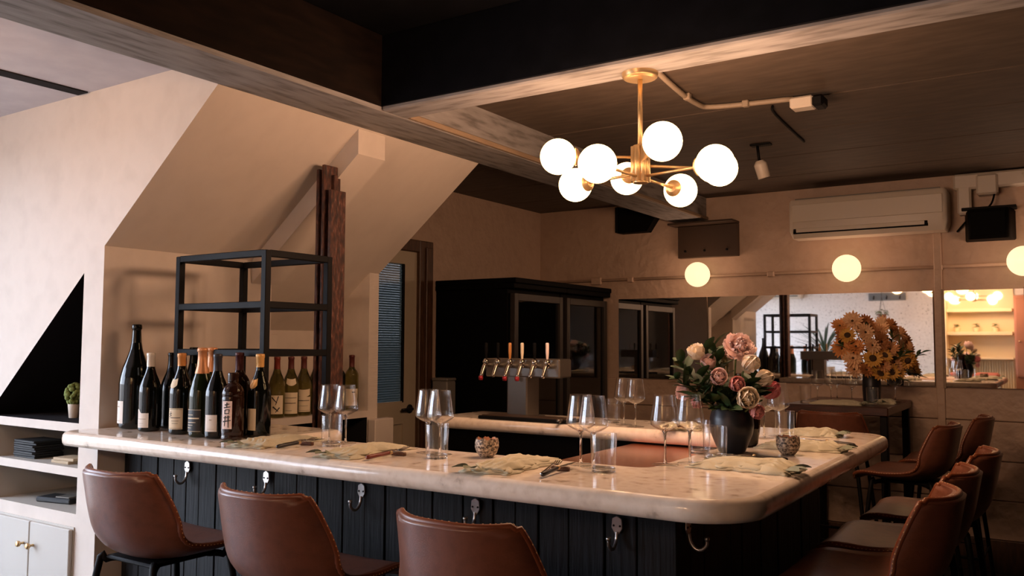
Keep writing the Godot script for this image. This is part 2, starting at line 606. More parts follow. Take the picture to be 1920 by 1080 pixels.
# d: kind, glass, at, turn, label text, and optional foil [material, y0], tag [material, y0, y1, a0, a1], print, neck [material, y0, y1, a0, a1]
func bottle(label: String, kind: String, gl: Material, at: Vector3, turn: float, group: String, d := {}) -> Node3D:
	var t := thing("wine_bottle", label, "bottle", at, turn, group)
	var prof := bottle_profile(kind)
	part("glass", lathe(soften(prof, 0.004), 28), gl, t)
	if d.has("foil"):
		var y0: float = d.foil[1]
		var fp := [[bottle_radius(prof, y0), y0]]
		for p in prof:
			if p[1] > y0 + 0.002 and p[0] > 0.0:
				fp.append([p[0] + 0.0009, p[1]])
		fp.append([0.0, prof[-1][1] + 0.001])
		part("capsule", lathe(fp, 20), d.foil[0], t)
	if d.has("band"):
		var b: Array = d.band
		part("neck_band", lathe([[bottle_radius(prof, b[1]), b[1]], [bottle_radius(prof, b[1]) + 0.0012, b[1] + 0.001], [bottle_radius(prof, b[2]) + 0.0012, b[2] - 0.001], [bottle_radius(prof, b[2]), b[2]]], 20), b[0], t)
	if d.has("neck"):
		var q: Array = d.neck
		var s := begin()
		var g := [[], [], []]
		for j in 9:
			var a := lerpf(q[3], q[4], j / 8.0)
			var bow: float = 0.012 * (1.0 - pow(j / 4.0 - 1.0, 2.0))
			for k in 3:
				var y := lerpf(q[1], q[2], k / 2.0) - bow * (1.0 if k == 0 else 0.4)
				var r := bottle_radius(prof, y) + 0.001
				g[k].append(Vector3(r * sin(a), y, r * cos(a)))
		add_grid(s, g, false, true)
		part("neck_label", done(s), q[0], t)
	if d.has("tag"):
		var q: Array = d.tag
		var r := bottle_radius(prof, q[1]) + 0.0008
		var o := part("label_paper", label_patch(r, q[1], q[2], q[3], q[4], 10, d.get("scallop", [])), q[0], t)
		if d.has("print"):
			var s := begin(false)
			for l in d.print:   # [height share, from, to, thickness]
				var y := lerpf(q[1], q[2], l[0])
				var a0 := lerpf(q[3], q[4], l[1])
				var a1 := lerpf(q[3], q[4], l[2])
				for k in 6:
					var a := lerpf(a0, a1, (k + 0.5) / 6.0)
					add_box(s, Vector3((r + 0.0004) * sin(a), y, (r + 0.0004) * cos(a)), Vector3(absf(a1 - a0) * r / 6.0 * (1.02 if l[3] > 0.0 else 0.7), absf(l[3]), 0.0005), 0.0, Basis(Vector3.UP, a))
			part("print", done(s), d.get("ink", M.ink), o)
		if d.has("brush"):
			var s := begin(false)
			for l in d.brush:   # strokes in label space (0..1), with widths
				var a0 := lerpf(q[3], q[4], l[0])
				var a1 := lerpf(q[3], q[4], l[2])
				var y0 := lerpf(q[1], q[2], l[1])
				var y1 := lerpf(q[1], q[2], l[3])
				for k in 7:
					var f := (k + 0.5) / 7.0
					var a := lerpf(a0, a1, f)
					var y := lerpf(y0, y1, f)
					var dx := (a1 - a0) * r
					var dy := y1 - y0
					var len := Vector2(dx, dy).length()
					add_box(s, Vector3((r + 0.0005) * sin(a), y, (r + 0.0005) * cos(a)), Vector3(len / 6.0, l[4] * (1.15 - 0.45 * f), 0.0006), 0.0, Basis(Vector3.UP, a) * Basis(Vector3.BACK, atan2(dy, dx)))
			part("brush_writing", done(s), M.ink, o)
		if d.has("text"):
			var tm := TextMesh.new()
			var font := SystemFont.new()
			font.font_names = PackedStringArray(["Droid Serif"])
			tm.font = font
			tm.text = d.text
			tm.font_size = 64
			tm.pixel_size = 0.00016
			tm.depth = 0.0004
			var am: float = lerpf(q[3], q[4], 0.62)
			part("lettering", tm, M.ink, o, Vector3((r + 0.0006) * sin(am), lerpf(q[1], q[2], 0.28), (r + 0.0006) * cos(am)), Vector3(0, am, 0))
	return t

# ---------------------------------------------------------------- glassware
func make_wine_glass(label: String) -> Node3D:
	var t := thing("wine_glass", label, "wine glass", Vector3.ZERO, 0.0, "clear stemmed wine glasses")
	part("bowl", lathe([[0.0042, 0.092], [0.010, 0.0945], [0.022, 0.1], [0.034, 0.107], [0.0405, 0.1125], [0.0412, 0.116], [0.0395, 0.13], [0.0365, 0.15], [0.0335, 0.17], [0.0305, 0.192], [0.0303, 0.1955], [0.0297, 0.1955], [0.0297, 0.192], [0.0327, 0.17], [0.0357, 0.15], [0.0387, 0.13], [0.0402, 0.116], [0.0395, 0.1135], [0.033, 0.1085], [0.021, 0.1015], [0.008, 0.097], [0.0, 0.096]], 36), M.clear_glass, t)
	part("stem", lathe([[0.0, 0.0035], [0.0065, 0.005], [0.0042, 0.009], [0.0032, 0.02], [0.0030, 0.05], [0.0033, 0.078], [0.0045, 0.088], [0.0085, 0.0935], [0.006, 0.0957], [0.0, 0.0958]], 16), M.solid_glass, t)
	part("foot", lathe(soften([[0.0, 0.0], [0.036, 0.0], [0.0375, 0.0012], [0.036, 0.0022], [0.012, 0.0036], [0.0, 0.004]], 0.0006), 36), M.clear_glass, t)
	return t

func make_tumbler(label: String) -> Node3D:
	var t := thing("water_tumbler", label, "tumbler", Vector3.ZERO, 0.0, "straight clear water tumblers")
	part("wall", lathe([[0.0315, 0.0], [0.032, 0.002], [0.0335, 0.03], [0.0352, 0.1], [0.0348, 0.1012], [0.0344, 0.1], [0.0326, 0.03], [0.0312, 0.012]], 36), M.clear_glass, t)
	part("base", lathe(soften([[0.0, 0.0006], [0.0295, 0.0], [0.031, 0.0015], [0.0312, 0.0105], [0.03, 0.0125], [0.0, 0.0105]], 0.001), 36), M.solid_glass, t)
	return t

# ---------------------------------------------------------------- linen and cutlery
func napkin(label: String, at: Vector3, turn: float, long: float, wide: float, sd: int) -> Node3D:
	var t := thing("linen_napkin", label, "napkin", at, turn, "sage linen napkins")
	var nz := FastNoiseLite.new()
	nz.seed = sd
	nz.frequency = 7.0
	for layer in 3:
		var s := begin()
		var g := []
		var lo := []
		var nx := 26
		var ny := 16
		for i in nx + 1:
			var row := []
			var low := []
			for j in ny + 1:
				var u := float(i) / nx
				var v := float(j) / ny
				var shrink: float = [1.0, 0.86, 0.7][layer]
				var px := (v - 0.5) * wide * shrink * (0.85 + 0.2 * u) + 0.022 * nz.get_noise_2d(u * 0.5, layer * 3.0) + layer * 0.006
				var pz := (0.5 - u) * long * (1.0 - 0.06 * layer) + 0.014 * nz.get_noise_2d(v * 0.35 + layer, 5.0)
				var edge := minf(minf(u, 1.0 - u) * 6.0, minf(v, 1.0 - v) * 6.0)
				edge = clampf(edge, 0.0, 1.0)
				var fold := absf(sin(v * PI * (2.0 + layer) + 2.5 * nz.get_noise_2d(u * 0.25, layer + 0.5)))
				var y := 0.002 + layer * 0.0045 + (0.003 + 0.013 * fold * (1.15 - 0.6 * u)) * edge + 0.004 * edge * nz.get_noise_2d(u * 0.5, v * 0.3 + layer)
				row.append(Vector3(px, y + 0.0012, pz))
				low.append(Vector3(px, maxf(0.0004, y - 0.0022 - 0.002 * edge), pz))
			g.append(row)
			lo.append(low)
		add_grid(s, g, false, false)
		add_grid(s, lo, false, true)
		for e in [0, nx]:
			add_grid(s, [g[e], lo[e]], false, e == 0)
		for e in [0, ny]:
			var a := []
			for i in nx + 1:
				a.append([g[i][e], lo[i][e]])
			add_grid(s, a, false, e == 0)
		part("fold", done(s), M.linen, t)
	# the gathered corner
	for k in 3:
		part("corner", leaf_mesh(0.05, 0.036, 0.12), M.linen_green, t, Vector3(wide * (0.12 * k - 0.3), 0.012, long * 0.46), Vector3(0.2, PI - 0.5 + 0.5 * k, 0.3 * (k - 1)))
	return t

func fork(label: String, at: Vector3, turn: float) -> Node3D:
	var t := thing("dinner_fork", label, "fork", at, turn, "steel forks of the place settings")
	var s := begin()
	add_tube(s, curve([Vector3(0, 0.006, 0.1), Vector3(0, 0.009, 0.05), Vector3(0, 0.0125, -0.01), Vector3(0, 0.0115, -0.032), Vector3(0, 0.01, -0.045)], 4), [0.0042, 0.0044, 0.0042, 0.004, 0.0036, 0.0034, 0.0032, 0.003, 0.0028, 0.0027, 0.0026, 0.0026, 0.0028, 0.003, 0.0034, 0.004, 0.0045], 8)
	part("handle", done(s), M.chrome, t)
	s = begin(false)
	add_box(s, Vector3(0, 0.01, -0.052), Vector3(0.022, 0.0022, 0.018), 0.001)
	for k in 4:
		var x := -0.009 + 0.006 * k
		add_tube(s, curve([Vector3(x, 0.01, -0.058), Vector3(x, 0.0095, -0.075), Vector3(x, 0.014, -0.1)], 3), 0.0014, 6)
	part("tines", done(s), M.chrome, t)
	return t

func knife(label: String, at: Vector3, turn: float, hm: Material) -> Node3D:
	var t := thing("table_knife", label, "knife", at, turn, "slim knives of the place settings")
	part("handle", tube(curve([Vector3(0, 0.006, 0.11), Vector3(0, 0.0085, 0.07), Vector3(0, 0.011, 0.02)], 5), [0.004, 0.0062, 0.0066, 0.0066, 0.0062, 0.0058, 0.0056, 0.0054, 0.0052, 0.005, 0.0048], 10), hm, t)
	part("collar", tube([Vector3(0, 0.011, 0.022), Vector3(0, 0.0118, 0.012)], 0.0056, 10), M.brass, t)
	part("blade", slab(round_poly([Vector2(-0.0045, 0.013), Vector2(0.0045, 0.013), Vector2(0.0075, -0.05), Vector2(0.001, -0.105), Vector2(-0.006, -0.06)], [0.0, 0.0, 0.01, 0.002, 0.01], 4), [[0.0, 0.0], [0.0, 0.0012]]), M.chrome, t, Vector3(0, 0.0125, 0))
	return t

func rest_block(label: String, at: Vector3, turn: float) -> void:
	single("cutlery_rest", box(Vector3(0.05, 0.011, 0.014), 0.002, Vector3(0, 0.0055, 0)), M.rest_wood, label, "cutlery rest", at, turn, "small wooden cutlery rests")

# ---------------------------------------------------------------- plants
func leaf_mesh(long: float, wide: float, bend := 0.3) -> ArrayMesh:
	var key := "leaf%.3f_%.3f_%.2f" % [long, wide, bend]
	if M.has(key):
		return M[key]
	var s := begin()
	var g := []
	for i in 6:
		var u := i / 5.0
		var w := wide * 0.5 * pow(sin(PI * clampf(u * 0.94 + 0.03, 0.0, 1.0)), 0.7)
		var row := []
		for j in 5:
			var v := j / 2.0 - 1.0
			row.append(Vector3(v * w, absf(v) * w * 0.35 - bend * long * u * u, -long * u))
		g.append(row)
	add_grid(s, g, false, false)
	var m := done(s)
	M[key] = m
	return m

func sprig(label: String, base: Vector3, tip: Vector3, leaves: int, long: float, wide: float, m: Material, group: String, sd: int) -> void:
	var t := thing("leafy_sprig", label, "foliage", base, 0.0, group)
	rng.seed = sd
	var d := tip - base
	var mid := d * 0.5 + Vector3(0, 0.02, 0)
	part("stem", tube(curve([Vector3.ZERO, mid, d], 4), 0.0022, 6), M.stem, t)
	for k in leaves:
		var f := lerpf(0.3, 1.0, float(k + 1) / leaves)
		var p := Vector3.ZERO.lerp(mid, f * 2.0) if f < 0.5 else mid.lerp(d, f * 2.0 - 1.0)
		var o := part("leaf", leaf_mesh(long, wide, 0.25), m, t, p, Vector3.ZERO)
		var yaw := k * 2.4 + rng.randf() * 0.6
		var out := (d.normalized() * (0.4 + f * 0.5) + Vector3(cos(yaw), 0.15, sin(yaw)) * 0.8).normalized()
		o.basis = Basis.looking_at(out, Vector3.UP if absf(out.y) < 0.95 else Vector3.RIGHT).rotated(out, rng.randf_range(-0.7, 0.7)).scaled(Vector3.ONE * rng.randf_range(0.8, 1.15))

func petal(s: SurfaceTool, xf: Transform3D, long: float, wide: float, cup: float, frill := 0.0) -> void:
	var g := []
	for i in 6:
		var u := i / 5.0
		var w := wide * 0.5 * sin(PI * clampf(0.12 + u * 0.76, 0.0, 1.0)) * (1.0 - 0.35 * pow(u, 6.0))
		var row := []
		for j in 5:
			var v := j / 2.0 - 1.0
			var ang := cup * u
			row.append(xf * Vector3(v * w, sin(ang) * long * u * 0.9 + v * v * w * 0.35 + frill * sin(j * 2.1 + i) * u, -long * u * cos(ang * 0.6)))
		g.append(row)
	add_grid(s, g, false, false)

# head opening along +y; rings of [count, tilt from the plane, length, width, cup, start height]
func bloom_mesh(key: String, rings: Array, sd: int, frill := 0.0) -> ArrayMesh:
	if M.has(key):
		return M[key]
	rng.seed = sd
	var s := begin()
	for r in rings:
		for k in int(r[0]):
			var a: float = TAU * (k + rng.randf_range(-0.2, 0.2)) / r[0] + r[5] * 37.0
			var b := Basis(Vector3.UP, a) * Basis(Vector3.RIGHT, r[1] + rng.randf_range(-0.1, 0.1))
			petal(s, Transform3D(b, Vector3(0, r[5], 0)), r[2] * rng.randf_range(0.9, 1.08), r[3], r[4], frill)
	M[key] = done(s)
	return M[key]

func flower(called: String, label: String, category: String, root: Vector3, head: Vector3, look: Vector3, mesh: Mesh, m: Material, scale: float, group: String, eye := 0.0) -> void:
	var t := thing(called, label, category, root, 0.0, group)
	var h := head - root
	var b := Basis(Quaternion(Vector3.UP, look.normalized())).scaled(Vector3.ONE * scale)
	var p := part("petals", mesh, m, t, h)
	p.basis = b
	if eye > 0.0:
		var e := part("flower_eye", lathe([[0.0, -0.004], [eye, 0.0], [eye * 0.95, 0.006], [eye * 0.5, 0.009], [0.0, 0.0085]], 14), M.flower_eye, t, h + b * Vector3(0, 0.003, 0))
		e.basis = b
	part("stem", tube(curve([Vector3.ZERO, h * 0.55 + Vector3(0, h.y * 0.1, 0), h - look.normalized() * 0.01 * scale], 4), 0.0028, 6), M.stem, t)

# ---------------------------------------------------------------- scene
func _ready() -> void:
	rng.seed = 7
	# camera
	var cam := Camera3D.new()
	cam.name = "camera"
	cam.position = Vector3(0, 1.4, 0)
	cam.rotation_degrees = Vector3(3.647, 33.2, 0.228)
	cam.fov = 37.12
	cam.near = 0.05
	add_child(cam)
	cam.current = true
	# sky seen through the shop window, exposure
	var env := Environment.new()
	env.background_mode = Environment.BG_SKY
	var sky := Sky.new()
	var sm := ProceduralSkyMaterial.new()
	sm.sky_top_color = c8(190, 206, 232)
	sm.sky_horizon_color = c8(214, 222, 236)
	sm.ground_bottom_color = c8(120, 120, 124)
	sm.ground_horizon_color = c8(150, 152, 156)
	sm.sun_angle_max = 0.0
	sky.sky_material = sm
	env.sky = sky
	env.background_energy_multiplier = 17.0
	env.tonemap_mode = Environment.TONE_MAPPER_LINEAR
	env.tonemap_exposure = 1.0
	env.sdfgi_enabled = true
	env.ssao_enabled = true
	env.ssil_enabled = true
	var we := WorldEnvironment.new()
	we.name = "world"
	we.environment = env
	add_child(we)
	make_materials()
	build_shell()
	build_bar()
	build_back_wall()
	build_lamps()
	build_stools()
	build_bottles()
	build_settings()
	build_bouquet()
	build_high_table()
	build_front_room()

func build_shell() -> void:
	var o := struct("floor", "dark brown wooden floor of the restaurant", "floor")
	part("boards", span(Vector3(-4.9, -0.1, -6.3), Vector3(2.1, 0, 2.3)), M.floor_wood, o)
	# stair body: front wall, side wall and sloping soffit in one, with niche, shelves and bottle recess cut out
	var wl := CSGPolygon3D.new()
	wl.name = "wall_left"
	wl.polygon = PackedVector2Array([Vector2(-4.8, 0), Vector2(-3.21, 0), Vector2(-3.21, 1.778), Vector2(-2.54, 2.32), Vector2(-2.54, 2.5), Vector2(-4.8, 2.5)])
	wl.depth = 1.61
	wl.position = Vector3(0, 0, -1.95)
	wl.material = M.paint
	add_child(wl)
	meta(wl, "cream plaster wall under the stairs with sloping soffit and shelf niches", "wall", "", "structure")
	var cuts := [
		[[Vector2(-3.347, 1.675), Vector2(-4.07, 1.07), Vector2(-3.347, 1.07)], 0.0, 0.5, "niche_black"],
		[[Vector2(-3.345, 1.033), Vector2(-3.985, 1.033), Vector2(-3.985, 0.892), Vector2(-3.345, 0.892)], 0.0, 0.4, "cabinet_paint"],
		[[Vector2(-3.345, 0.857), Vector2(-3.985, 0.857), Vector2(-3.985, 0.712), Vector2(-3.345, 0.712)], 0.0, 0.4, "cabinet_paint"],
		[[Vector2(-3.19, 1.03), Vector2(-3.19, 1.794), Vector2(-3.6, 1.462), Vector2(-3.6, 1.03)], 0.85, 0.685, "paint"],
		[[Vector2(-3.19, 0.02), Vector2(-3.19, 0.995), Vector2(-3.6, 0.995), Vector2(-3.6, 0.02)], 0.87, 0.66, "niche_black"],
	]
	for c in cuts:
		var q := CSGPolygon3D.new()
		q.name = "opening"
		q.operation = CSGShape3D.OPERATION_SUBTRACTION
		q.polygon = PackedVector2Array(c[0])
		q.depth = c[2] + (0.05 if c[1] == 0.0 else 0.0)
		q.position = Vector3(0, 0, (0.05 if c[1] == 0.0 else 0.0) - c[1])
		q.material = M[c[3]]
		wl.add_child(q, true)
	# boxed stringer under the soffit
	o = struct("trim_1", "boxed stringer running up under the sloping soffit", "trim")
	part("box", prism(PackedVector2Array([Vector2(-3.208, 1.672), Vector2(-2.545, 2.207), Vector2(-2.545, 2.315), Vector2(-3.208, 1.782)]), -2.68, -2.85), M.paint, o)
	# raised panel and pedestal by the bottle recess
	o = struct("trim_2", "pale raised panel at the back of the bottle recess", "trim")
	part("panel", span(Vector3(-3.6, 1.03, -2.81), Vector3(-3.52, 1.44, -3.12), 0.004), M.paint, o)
	o = struct("trim_3", "pale boxed pedestal below the wall end by the door", "trim")
	part("panel", span(Vector3(-3.205, 0.0, -3.48), Vector3(-3.15, 0.985, -3.63), 0.004), M.paint, o)
	# dark lining of the shelf openings
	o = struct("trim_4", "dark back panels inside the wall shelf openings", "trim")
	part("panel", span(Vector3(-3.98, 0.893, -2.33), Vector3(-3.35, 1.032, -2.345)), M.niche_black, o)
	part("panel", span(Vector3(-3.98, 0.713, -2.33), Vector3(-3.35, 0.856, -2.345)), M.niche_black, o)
	# cupboard below the shelves
	var cup := thing("wall_cupboard", "pale cupboard with two doors and brass knobs under the wall shelves", "cupboard", Vector3(0, 0, -1.95))
	part("body", span(Vector3(-3.98, 0.03, -0.02), Vector3(-3.35, 0.66, 0.004)), M.cabinet_paint, cup)
	for k in 2:
		var x0: float = [-3.975, -3.648][k]
		var x1: float = [-3.654, -3.355][k]
		var dr := part("door", span(Vector3(x0, 0.04, 0.004), Vector3(x1, 0.652, 0.02), 0.003), M.cabinet_paint, cup)
		var kx: float = [-3.69, -3.615][k]
		part("knob", lathe(soften([[0.0, 0.0], [0.006, 0.0], [0.0045, 0.012], [0.012, 0.018], [0.013, 0.026], [0.009, 0.031], [0.0, 0.031]], 0.002), 16), M.brass, dr, Vector3(kx, 0.56, 0.02), Vector3(PI / 2, 0, 0))
	# wall with the glazed door
	o = struct("wall_side", "beige plaster wall with the glazed door", "wall")
	for r in [[Vector3(-3.84, 0, -3.5), Vector3(-3.74, 2.5, -3.66)], [Vector3(-3.84, 0, -4.62), Vector3(-3.74, 2.5, -6.25)], [Vector3(-3.84, 2.03, -3.66), Vector3(-3.74, 2.5, -4.62)]]:
		part("panel", span(r[0], r[1]), M.wall_paint, o)
	o = struct("door_1", "beige door with tall frosted pane, dark lever and dark brown frame", "door")
	for r in [[0.0, 2.012, -3.66, -3.88], [0.0, 2.012, -4.407, -4.534], [1.924, 2.012, -3.88, -4.407], [0.86, 1.01, -3.88, -4.407], [0.0, 0.2, -3.88, -4.407]]:
		part("rail", span(Vector3(-3.785, r[0], r[2]), Vector3(-3.745, r[1], r[3])), M.door_paint, o)
	part("lower_panel", span(Vector3(-3.78, 0.19, -3.87), Vector3(-3.756, 0.87, -4.42)), M.door_paint, o)
	part("pane", span(Vector3(-3.768, 1.0, -3.87), Vector3(-3.762, 1.93, -4.415)), M.frosted, o)
	part("glazing_bead", span(Vector3(-3.76, 1.0, -4.395), Vector3(-3.744, 1.924, -4.412), 0.002), M.black_metal, o)
	var s := begin(false)
	for k in 58:
		add_box(s, Vector3(-3.9, 1.0 + 0.0165 * k, -4.25), Vector3(0.016, 0.0015, 1.4), 0.0, Basis(Vector3.BACK, -1.1))
	meta(part("blind", done(s), M.blind, o), "pale slatted blind behind the pane", "", "", "stuff")
	for r in [[0.0, 2.095, -4.534, -4.68], [2.012, 2.095, -3.6, -4.534]]:
		part("frame", span(Vector3(-3.8, r[0], r[2]), Vector3(-3.715, r[1], r[3]), 0.006), M.door_frame_wood, o)
	part("frame", span(Vector3(-3.715, 0, -4.59), Vector3(-3.7, 2.05, -4.66), 0.004), M.door_frame_wood, o)
	var lever := part("handle", lathe(soften([[0.0, 0.0], [0.03, 0.0], [0.03, 0.008], [0.012, 0.012], [0.011, 0.03], [0.0, 0.032]], 0.002), 18), M.hook_dark, o, Vector3(-3.745, 0.955, -4.47), Vector3(0, 0, -PI / 2))
	part("lever", tube([Vector3(0, 0.03, 0), Vector3(0, 0.034, 0.03), Vector3(0, 0.032, 0.11)], [0.011, 0.011, 0.009], 10), M.hook_dark, lever)
	# mirror wall, right wall, front wall, shop window wall
	o = struct("wall_back", "beige plaster wall with mirrors and horizontal boarding below", "wall")
	part("plaster", span(Vector3(-3.84, 0.0, -6.25), Vector3(2.1, 2.6, -6.15)), M.wall_paint, o)
	var y := 0.2
	for hh in [0.24, 0.24, 0.245, 0.2]:
		for seg in [[-3.74, -0.745], [-0.7, 2.0]]:
			part("plank", span(Vector3(seg[0], y + 0.003, -6.15), Vector3(seg[1], y + hh - 0.003, -6.128), 0.003), M.wall_paint, o)
		y += hh
	part("batten", span(Vector3(-0.745, 0.2, -6.15), Vector3(-0.7, 2.12, -6.118), 0.003), M.wall_paint, o)
	o = struct("baseboard_back", "dark brown baseboard along the mirror wall", "baseboard")
	part("board", span(Vector3(-3.0, 0, -6.15), Vector3(2.0, 0.2, -6.12), 0.004), M.door_frame_wood, o)
	o = struct("wall_right", "dark painted wall on the far side of the room", "wall")
	part("plaster", span(Vector3(2.0, 0, -6.25), Vector3(2.1, 2.7, 2.3)), M.wall_and_shade_black, o)
	o = struct("wall_front", "white limewashed brick wall of the front room", "wall")
	part("brickwork", span(Vector3(-4.9, 0, 2.2), Vector3(2.1, 2.7, 2.3)), M.limewash, o)
	o = struct("wall_window", "white wall with the shop window", "wall")
	for r in [[Vector3(-4.9, 0, 2.2), Vector3(-4.8, 0.12, -1.96)], [Vector3(-4.9, 2.3, 2.2), Vector3(-4.8, 2.7, -1.96)], [Vector3(-4.9, 0.12, 2.2), Vector3(-4.8, 2.3, 1.9)], [Vector3(-4.9, 0.12, -1.55), Vector3(-4.8, 2.3, -1.96)]]:
		part("panel", span(r[0], r[1]), M.paint, o)
	o = struct("window_1", "large shop window with dark steel frame", "window")
	part("pane", span(Vector3(-4.855, 0.13, 1.89), Vector3(-4.85, 2.29, -1.54)), M.pane_glass, o)
	for z in [1.88, 0.74, -0.4, -1.53]:
		part("frame", span(Vector3(-4.87, 0.12, z - 0.02), Vector3(-4.83, 2.3, z + 0.02), 0.004), M.black_metal, o)
	for yy in [0.14, 2.28]:
		part("frame", span(Vector3(-4.87, yy - 0.02, 1.9), Vector3(-4.83, yy + 0.02, -1.55), 0.004), M.black_metal, o)
	# ceilings
	o = struct("ceiling", "ceiling of several bays between the beams", "ceiling")
	part("pale_bay", span(Vector3(-4.9, 2.42, 2.3), Vector3(-2.53, 2.5, -1.95)), M.ceiling_pale, o)
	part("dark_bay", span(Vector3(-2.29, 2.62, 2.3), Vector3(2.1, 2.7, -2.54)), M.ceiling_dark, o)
	part("board_bay", span(Vector3(-2.29, 2.49, -2.67), Vector3(2.1, 2.6, -3.835)), M.ceiling_brown, o)
	part("board_bay", span(Vector3(-3.9, 2.5, -1.96), Vector3(-2.53, 2.6, -3.835)), M.ceiling_brown, o)
	var z0 := -3.85
	for w in [0.58, 0.57, 0.6, 0.6]:
		part("plank", span(Vector3(-3.9, 2.49, z0), Vector3(2.1, 2.53, z0 - w + 0.008), 0.003), M.ceiling_brown, o)
		z0 -= w
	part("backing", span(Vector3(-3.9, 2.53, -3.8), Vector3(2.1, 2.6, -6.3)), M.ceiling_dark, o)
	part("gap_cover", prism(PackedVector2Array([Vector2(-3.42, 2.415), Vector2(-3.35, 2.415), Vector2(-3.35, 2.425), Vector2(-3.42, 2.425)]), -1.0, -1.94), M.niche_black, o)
	# beams
	o = struct("ceiling_beam", "long grey timber beam running to the mirror wall", "beam")
	part("timber", span(Vector3(-2.54, 2.32, 2.2), Vector3(-2.28, 2.72, -6.15), 0.006), M.beam_wood, o)
	part("lip", span(Vector3(-2.28, 2.322, -2.69), Vector3(-2.262, 2.345, -6.14), 0.003), M.beam_edge, o)
	o = struct("ceiling_beam", "cross beam carrying the chandelier", "beam")
	part("timber", span(Vector3(-2.28, 2.32, -2.53), Vector3(2.0, 2.72, -2.68), 0.006), M.beam_wood_across, o)
	part("shade_board", span(Vector3(-2.28, 2.335, -2.518), Vector3(2.0, 2.62, -2.529), 0.002), M.wall_and_shade_black, o)  # added board, its dark colour stands in for shade on this face
	o = struct("trim_5", "dark board added for the shade on the beam side of the dark ceiling bay", "trim")
	part("shade_board", span(Vector3(-2.279, 2.335, 2.2), Vector3(-2.268, 2.62, -2.517), 0.002), M.beam_shade, o)  # added sheet that paints the unlit beam side dark
	# rusty post
	var col := thing("steel_post", "rusty brown steel post rising to the sloping soffit", "post", Vector3(-2.672, 0, -2.65))
	s = begin(false)
	add_box(s, Vector3(0, 1.06, 0), Vector3(0.058, 2.12, 0.016), 0.003)
	part("web", done(s), M.rust, col)
	part("flange", span(Vector3(-0.046, 0, -0.045), Vector3(-0.028, 2.145, 0.045), 0.003), M.rust, col)
	part("flange", span(Vector3(0.028, 0, -0.045), Vector3(0.046, 2.05, 0.045), 0.003), M.rust, col)
	part("plate", box(Vector3(0.016, 2.16, 0.1), 0.003, Vector3(0, 1.08, 0)), M.rust, col)

